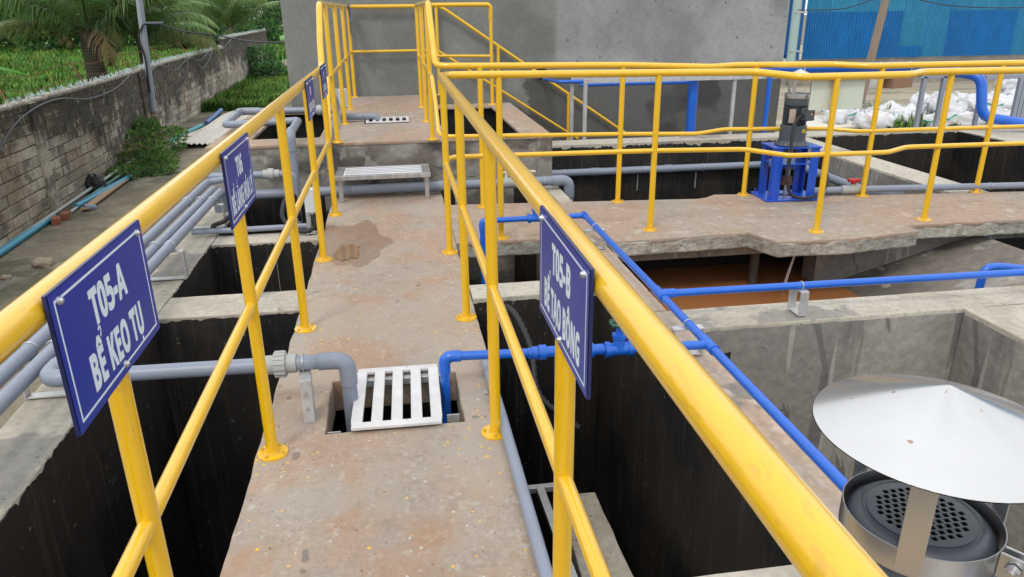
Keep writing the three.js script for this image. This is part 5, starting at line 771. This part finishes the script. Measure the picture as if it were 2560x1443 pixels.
function grass(label, n, place, seed, smin, smax) { const m = new THREE.InstancedMesh(tuftGeo, M.blade, n), q = rng(seed), o = new THREE.Object3D(), c = new THREE.Color(); for (let i = 0; i < n; i++) { const [x, z] = place(q); o.position.set(x, YG, z); o.rotation.y = q() * 6.28; const s = lerp(smin, smax, q()) * (0.45 + 1.1 * fbm(Math.abs(x) * 0.017 % 1, Math.abs(z) * 0.017 % 1, 24, 24, 3, 6)); o.scale.set(s * 1.3, s, s * 1.3); o.updateMatrix(); m.setMatrixAt(i, o.matrix); const k = 0.55 + 0.75 * q() * (0.5 + fbm(Math.abs(x) * 0.013 % 1, Math.abs(z) * 0.013 % 1, 30, 30, 3, 8)), dry = q() < 0.16 ? 1 : 0; m.setColorAt(i, c.setRGB(k * (dry ? 1.9 : 1), k * (dry ? 0.95 : 1), k * 0.9)); } m.name = numbered('grass'); m.userData = { kind: 'stuff', label, category: 'grass' }; prep(m); scene.add(m); }
grass('tall green grass filling the field behind the block wall', 26000, q => { const z = -9 - Math.pow(q(), 1.3) * 75; return [wx(Math.max(z, -46)) - 0.4 - q() * (4 + -z * 0.42), z]; }, 21, 0.8, 2.0);
grass('short green grass patch along the inside foot of the wall', 7000, q => { const z = -25.5 - q() * 15; return [wx(z) + 0.05 + Math.pow(q(), 1.3) * (2.3 + 0.5 * Math.sin(z)), z]; }, 22, 0.7, 1.5);
grass('wild grass tufts growing among the white sacks', 70, q => { const k = q(); return k < 0.5 ? [12.4 + q() * 1.8, -16.9 - q() * 2.2] : [11.8 + q() * 7, -16.8 - q() * 3]; }, 23, 1.0, 2.2);
// coconut palms
const trunkMat = std(0xffffff, { map: tex(128, 256, (u, v) => { const k = 0.7 + 0.5 * fbm(u, v, 12, 30, 4, 911); const r = Math.sin(v * 6.283 * 14) > 0.6 ? 0.6 : 1; return [0.085 * k * r, 0.075 * k * r, 0.05 * k * r]; }, 0.5, 1.2), roughness: 0.95 });
function frond(len, az, el, droop, seed, cols, hang = 0.35) {
  const q = rng(seed), P = [], N = [], C = [], dir = V(Math.cos(az), 0, Math.sin(az)), pts = []; let p = V(0, 0, 0), e = el; const n = 26;
  for (let i = 0; i <= n; i++) { pts.push(p.clone()); const t = i / n; e -= droop / n * (0.5 + t * 1.3); p = p.clone().add(dir.clone().multiplyScalar(Math.cos(e) * len / n)).add(V(0, Math.sin(e) * len / n, 0)); }
  const side = V(-dir.z, 0, dir.x), K = 74;
  for (let i = 6; i < K; i++) for (const s of [-1, 1]) {
    const t = i / K, f = t * n, j = Math.min(n - 1, Math.floor(f)), o = pts[j].clone().lerp(pts[j + 1], f - j), tan = pts[j + 1].clone().sub(pts[j]).normalize();
    const L = len * 0.30 * Math.sin(Math.PI * Math.min(1, 0.15 + t * 0.9)) * (0.8 + q() * 0.4) + 0.12, d = tan.clone().multiplyScalar(0.55 + 0.3 * t).addScaledVector(side, s).add(V(0, -0.25 - hang * q(), 0)).normalize(), mid = o.clone().addScaledVector(d, L * 0.5), tip = o.clone().addScaledVector(d, L * 0.85).add(V(0, -L * (0.12 + 0.28 * q()), 0)), w = tan.clone().multiplyScalar(0.018 + 0.008 * q());
    const c = cols[Math.floor(q() * cols.length)], k = 0.8 + q() * 0.4;
    for (const tri of [[o.clone().sub(w), o.clone().add(w), mid.clone().add(w)], [o.clone().sub(w), mid.clone().add(w), mid.clone().sub(w)], [mid.clone().sub(w), mid.clone().add(w), tip]]) { const nn = tri[1].clone().sub(tri[0]).cross(tri[2].clone().sub(tri[0])).normalize(); for (const v of tri) { P.push(v.x, v.y, v.z); N.push(nn.x, nn.y, nn.z); C.push(c[0] * k, c[1] * k, c[2] * k); } }
  }
  const rg = sweep(pts, t => 0.035 * (1 - t) + 0.006, 6).toNonIndexed(); rg.deleteAttribute('uv'); const rc = []; for (let i = 0; i < rg.attributes.position.count; i++) rc.push(0.17, 0.20, 0.04); rg.setAttribute('color', new THREE.Float32BufferAttribute(rc, 3));
  const g = new THREE.BufferGeometry(); g.setAttribute('position', new THREE.Float32BufferAttribute(P, 3)); g.setAttribute('normal', new THREE.Float32BufferAttribute(N, 3)); g.setAttribute('color', new THREE.Float32BufferAttribute(C, 3)); return mergeGeometries([g, rg]);
}
const PG = [[0.14, 0.27, 0.085], [0.18, 0.31, 0.09], [0.225, 0.32, 0.085], [0.12, 0.24, 0.09]], PY2 = [[0.19, 0.20, 0.05], [0.13, 0.17, 0.05]], PB = [[0.28, 0.20, 0.09], [0.22, 0.14, 0.06]];
function palm(label, pos, th, tr, fr, nuts, seed) {
  const g = thing('coconut_palm', label, 'palm tree', pos), q = rng(seed);
  part('trunk', sweep([V(0, 0, 0), V(0.02, th * 0.5, 0.02), V(0, th, 0)], t => tr * (1.1 - 0.25 * t), 14), trunkMat, g);
  for (const [len, az, el, droop, kind] of fr) part('frond', frond(len, az, el, droop, Math.floor(q() * 9999), kind === 2 ? PB : kind === 1 ? PY2 : PG, kind === 2 ? 1.4 : 0.35), M.leaf, g, [Math.cos(az) * tr * 0.5, th - 0.15 + 0.25 * Math.max(0, el - 0.6), Math.sin(az) * tr * 0.5]);
  const nm = std([0.12, 0.11, 0.03], { roughness: 0.6 }); for (const [x, y, z] of nuts) { part('coconut', new THREE.SphereGeometry(0.12, 16, 12).scale(0.9, 1.1, 0.9), nm, g, [x, th + y, z]); part('nut_stalk', sweep(new THREE.CatmullRomCurve3([V(0, th + 0.05, 0), V(x * 0.7, th + y + 0.28, z * 0.7), V(x, th + y + 0.1, z)]).getPoints(8), 0.02, 5), trunkMat, g); }
}
const fan = (n, seed, len) => { const q = rng(seed), a = []; for (let i = 0; i < n; i++) { const lv = i / n; a.push([len * (0.85 + 0.3 * q()), i * 2.4 + q() * 0.4, lerp(0.7, 1.45, lv) + (q() - 0.5) * 0.2, lerp(0.7, 1.3, q()), q() < 0.15 ? 1 : 0]); } return a; };
palm('large coconut palm with green nuts just behind the block wall', [-9.3, YG, -26.0], 2.5, 0.30, [...fan(16, 31, 4.2), [3.6, 3.15, 0.55, 1.35, 1], [3.4, 2.7, 0.9, 1.5, 0], [2.2, 0.9, 0.6, 2.9, 2], [1.7, 0.5, 0.8, 3.0, 1]], [[-0.52, -0.2, 0.35], [-0.68, -0.3, 0.3], [-0.42, -0.38, 0.4], [0.42, -0.25, 0.4], [0.56, -0.42, 0.35]], 8);
palm('slimmer coconut palm right behind the leaning grey pole', [-8.15, YG, -27.2], 2.3, 0.15, [...fan(12, 32, 3.0), [3.0, 0.1, 0.9, 1.7, 0], [3.2, 0.35, 0.55, 1.5, 1]], [], 9);
palm('small dark coconut palm at the field edge near the grey building', [-8.5, YG, -44], 2.4, 0.2, [...fan(15, 33, 3.4), [2.6, 1.4, 0.2, 2.6, 1]], [], 10);
palm('distant coconut palm among the trees on the far left', [-24, YG, -46], 3.2, 0.2, fan(15, 34, 3.8), [], 11);
{ const g = thing('fallen_frond', 'dry fallen palm frond lying in the field', 'palm frond', [-10.6, YG + 0.3, -38]); part('frond', frond(3.6, 0.2, 0.12, 0.3, 77, PB, 0.3), M.leaf, g); const s = thing('wooden_stake', 'thin pale stake leaning in the field near the small palm', 'stake', [-9.6, YG, -46]); part('stake', cylBetween(V(0, 0, 0), V(-0.5, 2.0, 0), 0.05, 8), std([0.25, 0.22, 0.15], { roughness: 0.9 }), s); }
{ // banana leaf
  const g = thing('banana_plant', 'banana plant with a broad bright leaf at the far left edge', 'plant', [-13.0, YG, -24]); const P = [], I = []; const n = 12; for (let i = 0; i <= n; i++) { const t = i / n, w = 0.32 * Math.sin(Math.PI * Math.min(1, 0.1 + t * 0.9)), x = t * 2.6, y = 1.55 + 0.5 * t - 0.75 * t * t; P.push(x, y + 0.05, -w, x, y, 0, x, y + 0.03, w); } for (let i = 0; i < n; i++) { const a = i * 3; I.push(a, a + 1, a + 3, a + 3, a + 1, a + 4, a + 1, a + 2, a + 4, a + 4, a + 2, a + 5); } const lg = new THREE.BufferGeometry(); lg.setAttribute('position', new THREE.Float32BufferAttribute(P, 3)); lg.setIndex(I); lg.computeVertexNormals(); const lm = std([0.07, 0.27, 0.03], { roughness: 0.4, side: THREE.DoubleSide }); part('leaf', lg, lm, g); const l2 = part('leaf', lg, lm, g); l2.rotation.y = 2.2; const l3 = part('leaf', lg, lm, g); l3.rotation.y = 4.1; part('stem', cyl(0.12, 0.08, 1.6, 12).translate(0, 0.8, 0), std([0.10, 0.16, 0.05], { roughness: 0.7 }), g); }
// broadleaf trees closing the view
function tree(label, pos, h, r, seed, cols) {
  const g = thing('broadleaf_tree', label, 'tree', pos, 'trees beyond the field'), q = rng(seed), cl = [], limbs = [sweep([V(0, 0, 0), V(0.1, h * 0.3, 0), V(0, h * 0.6, 0.1)], t => 0.28 * (1 - 0.6 * t), 8)];
  for (let i = 0; i < 16; i++) { const t = q() * 6.28, rr = r * (0.25 + 0.7 * q()), y = h * (0.12 + 0.85 * q()), k = 1 - 0.45 * Math.abs(y / h - 0.45); const c = [Math.cos(t) * rr * k, y, Math.sin(t) * rr * k, r * 0.38, h * 0.13, r * 0.38]; cl.push(c); limbs.push(sweep([V(0, h * 0.25, 0), V(c[0] * 0.5, (h * 0.3 + y) / 2, c[2] * 0.5), V(c[0], y, c[2])], t2 => 0.09 * (1 - 0.8 * t2), 5)); }
  part('trunk', merge(limbs), trunkMat, g); part('crown', leaves(5200, clumps(cl), 0.5, cols, seed + 1), M.leaf, g);
}
const TL = ['leftmost dark tree behind the large palm', 'second tree from the left behind the large palm', 'pale green tree rising behind the palm crown', 'bushy tree behind the grey pole', 'dark tree behind the fallen frond', 'bright green tree between pole and small palm', 'dense tree behind the small palm', 'tall tree nearest the grey building corner', 'low bushy tree at the field edge', 'far left low shrub-like tree', 'tree filling the gap left of the small palm'];
[[-46, -84, 10, 6], [-38, -80, 8, 6], [-31, -86, 12, 6.5], [-24, -80, 9, 6], [-19, -88, 10, 6], [-15, -78, 6, 5], [-12, -86, 10, 6], [-9, -92, 13, 6], [-28, -72, 4.5, 4.5], [-42, -66, 5.5, 5], [-18, -70, 3.4, 3.6]].forEach(([x, z, h, r], i) => tree(TL[i], [x, YG, z], h, r, 100 + i * 7, i % 3 === 1 ? [[0.05, 0.15, 0.03], [0.085, 0.20, 0.04], [0.04, 0.11, 0.025]] : GREEN));

renderer.render(scene, camera);
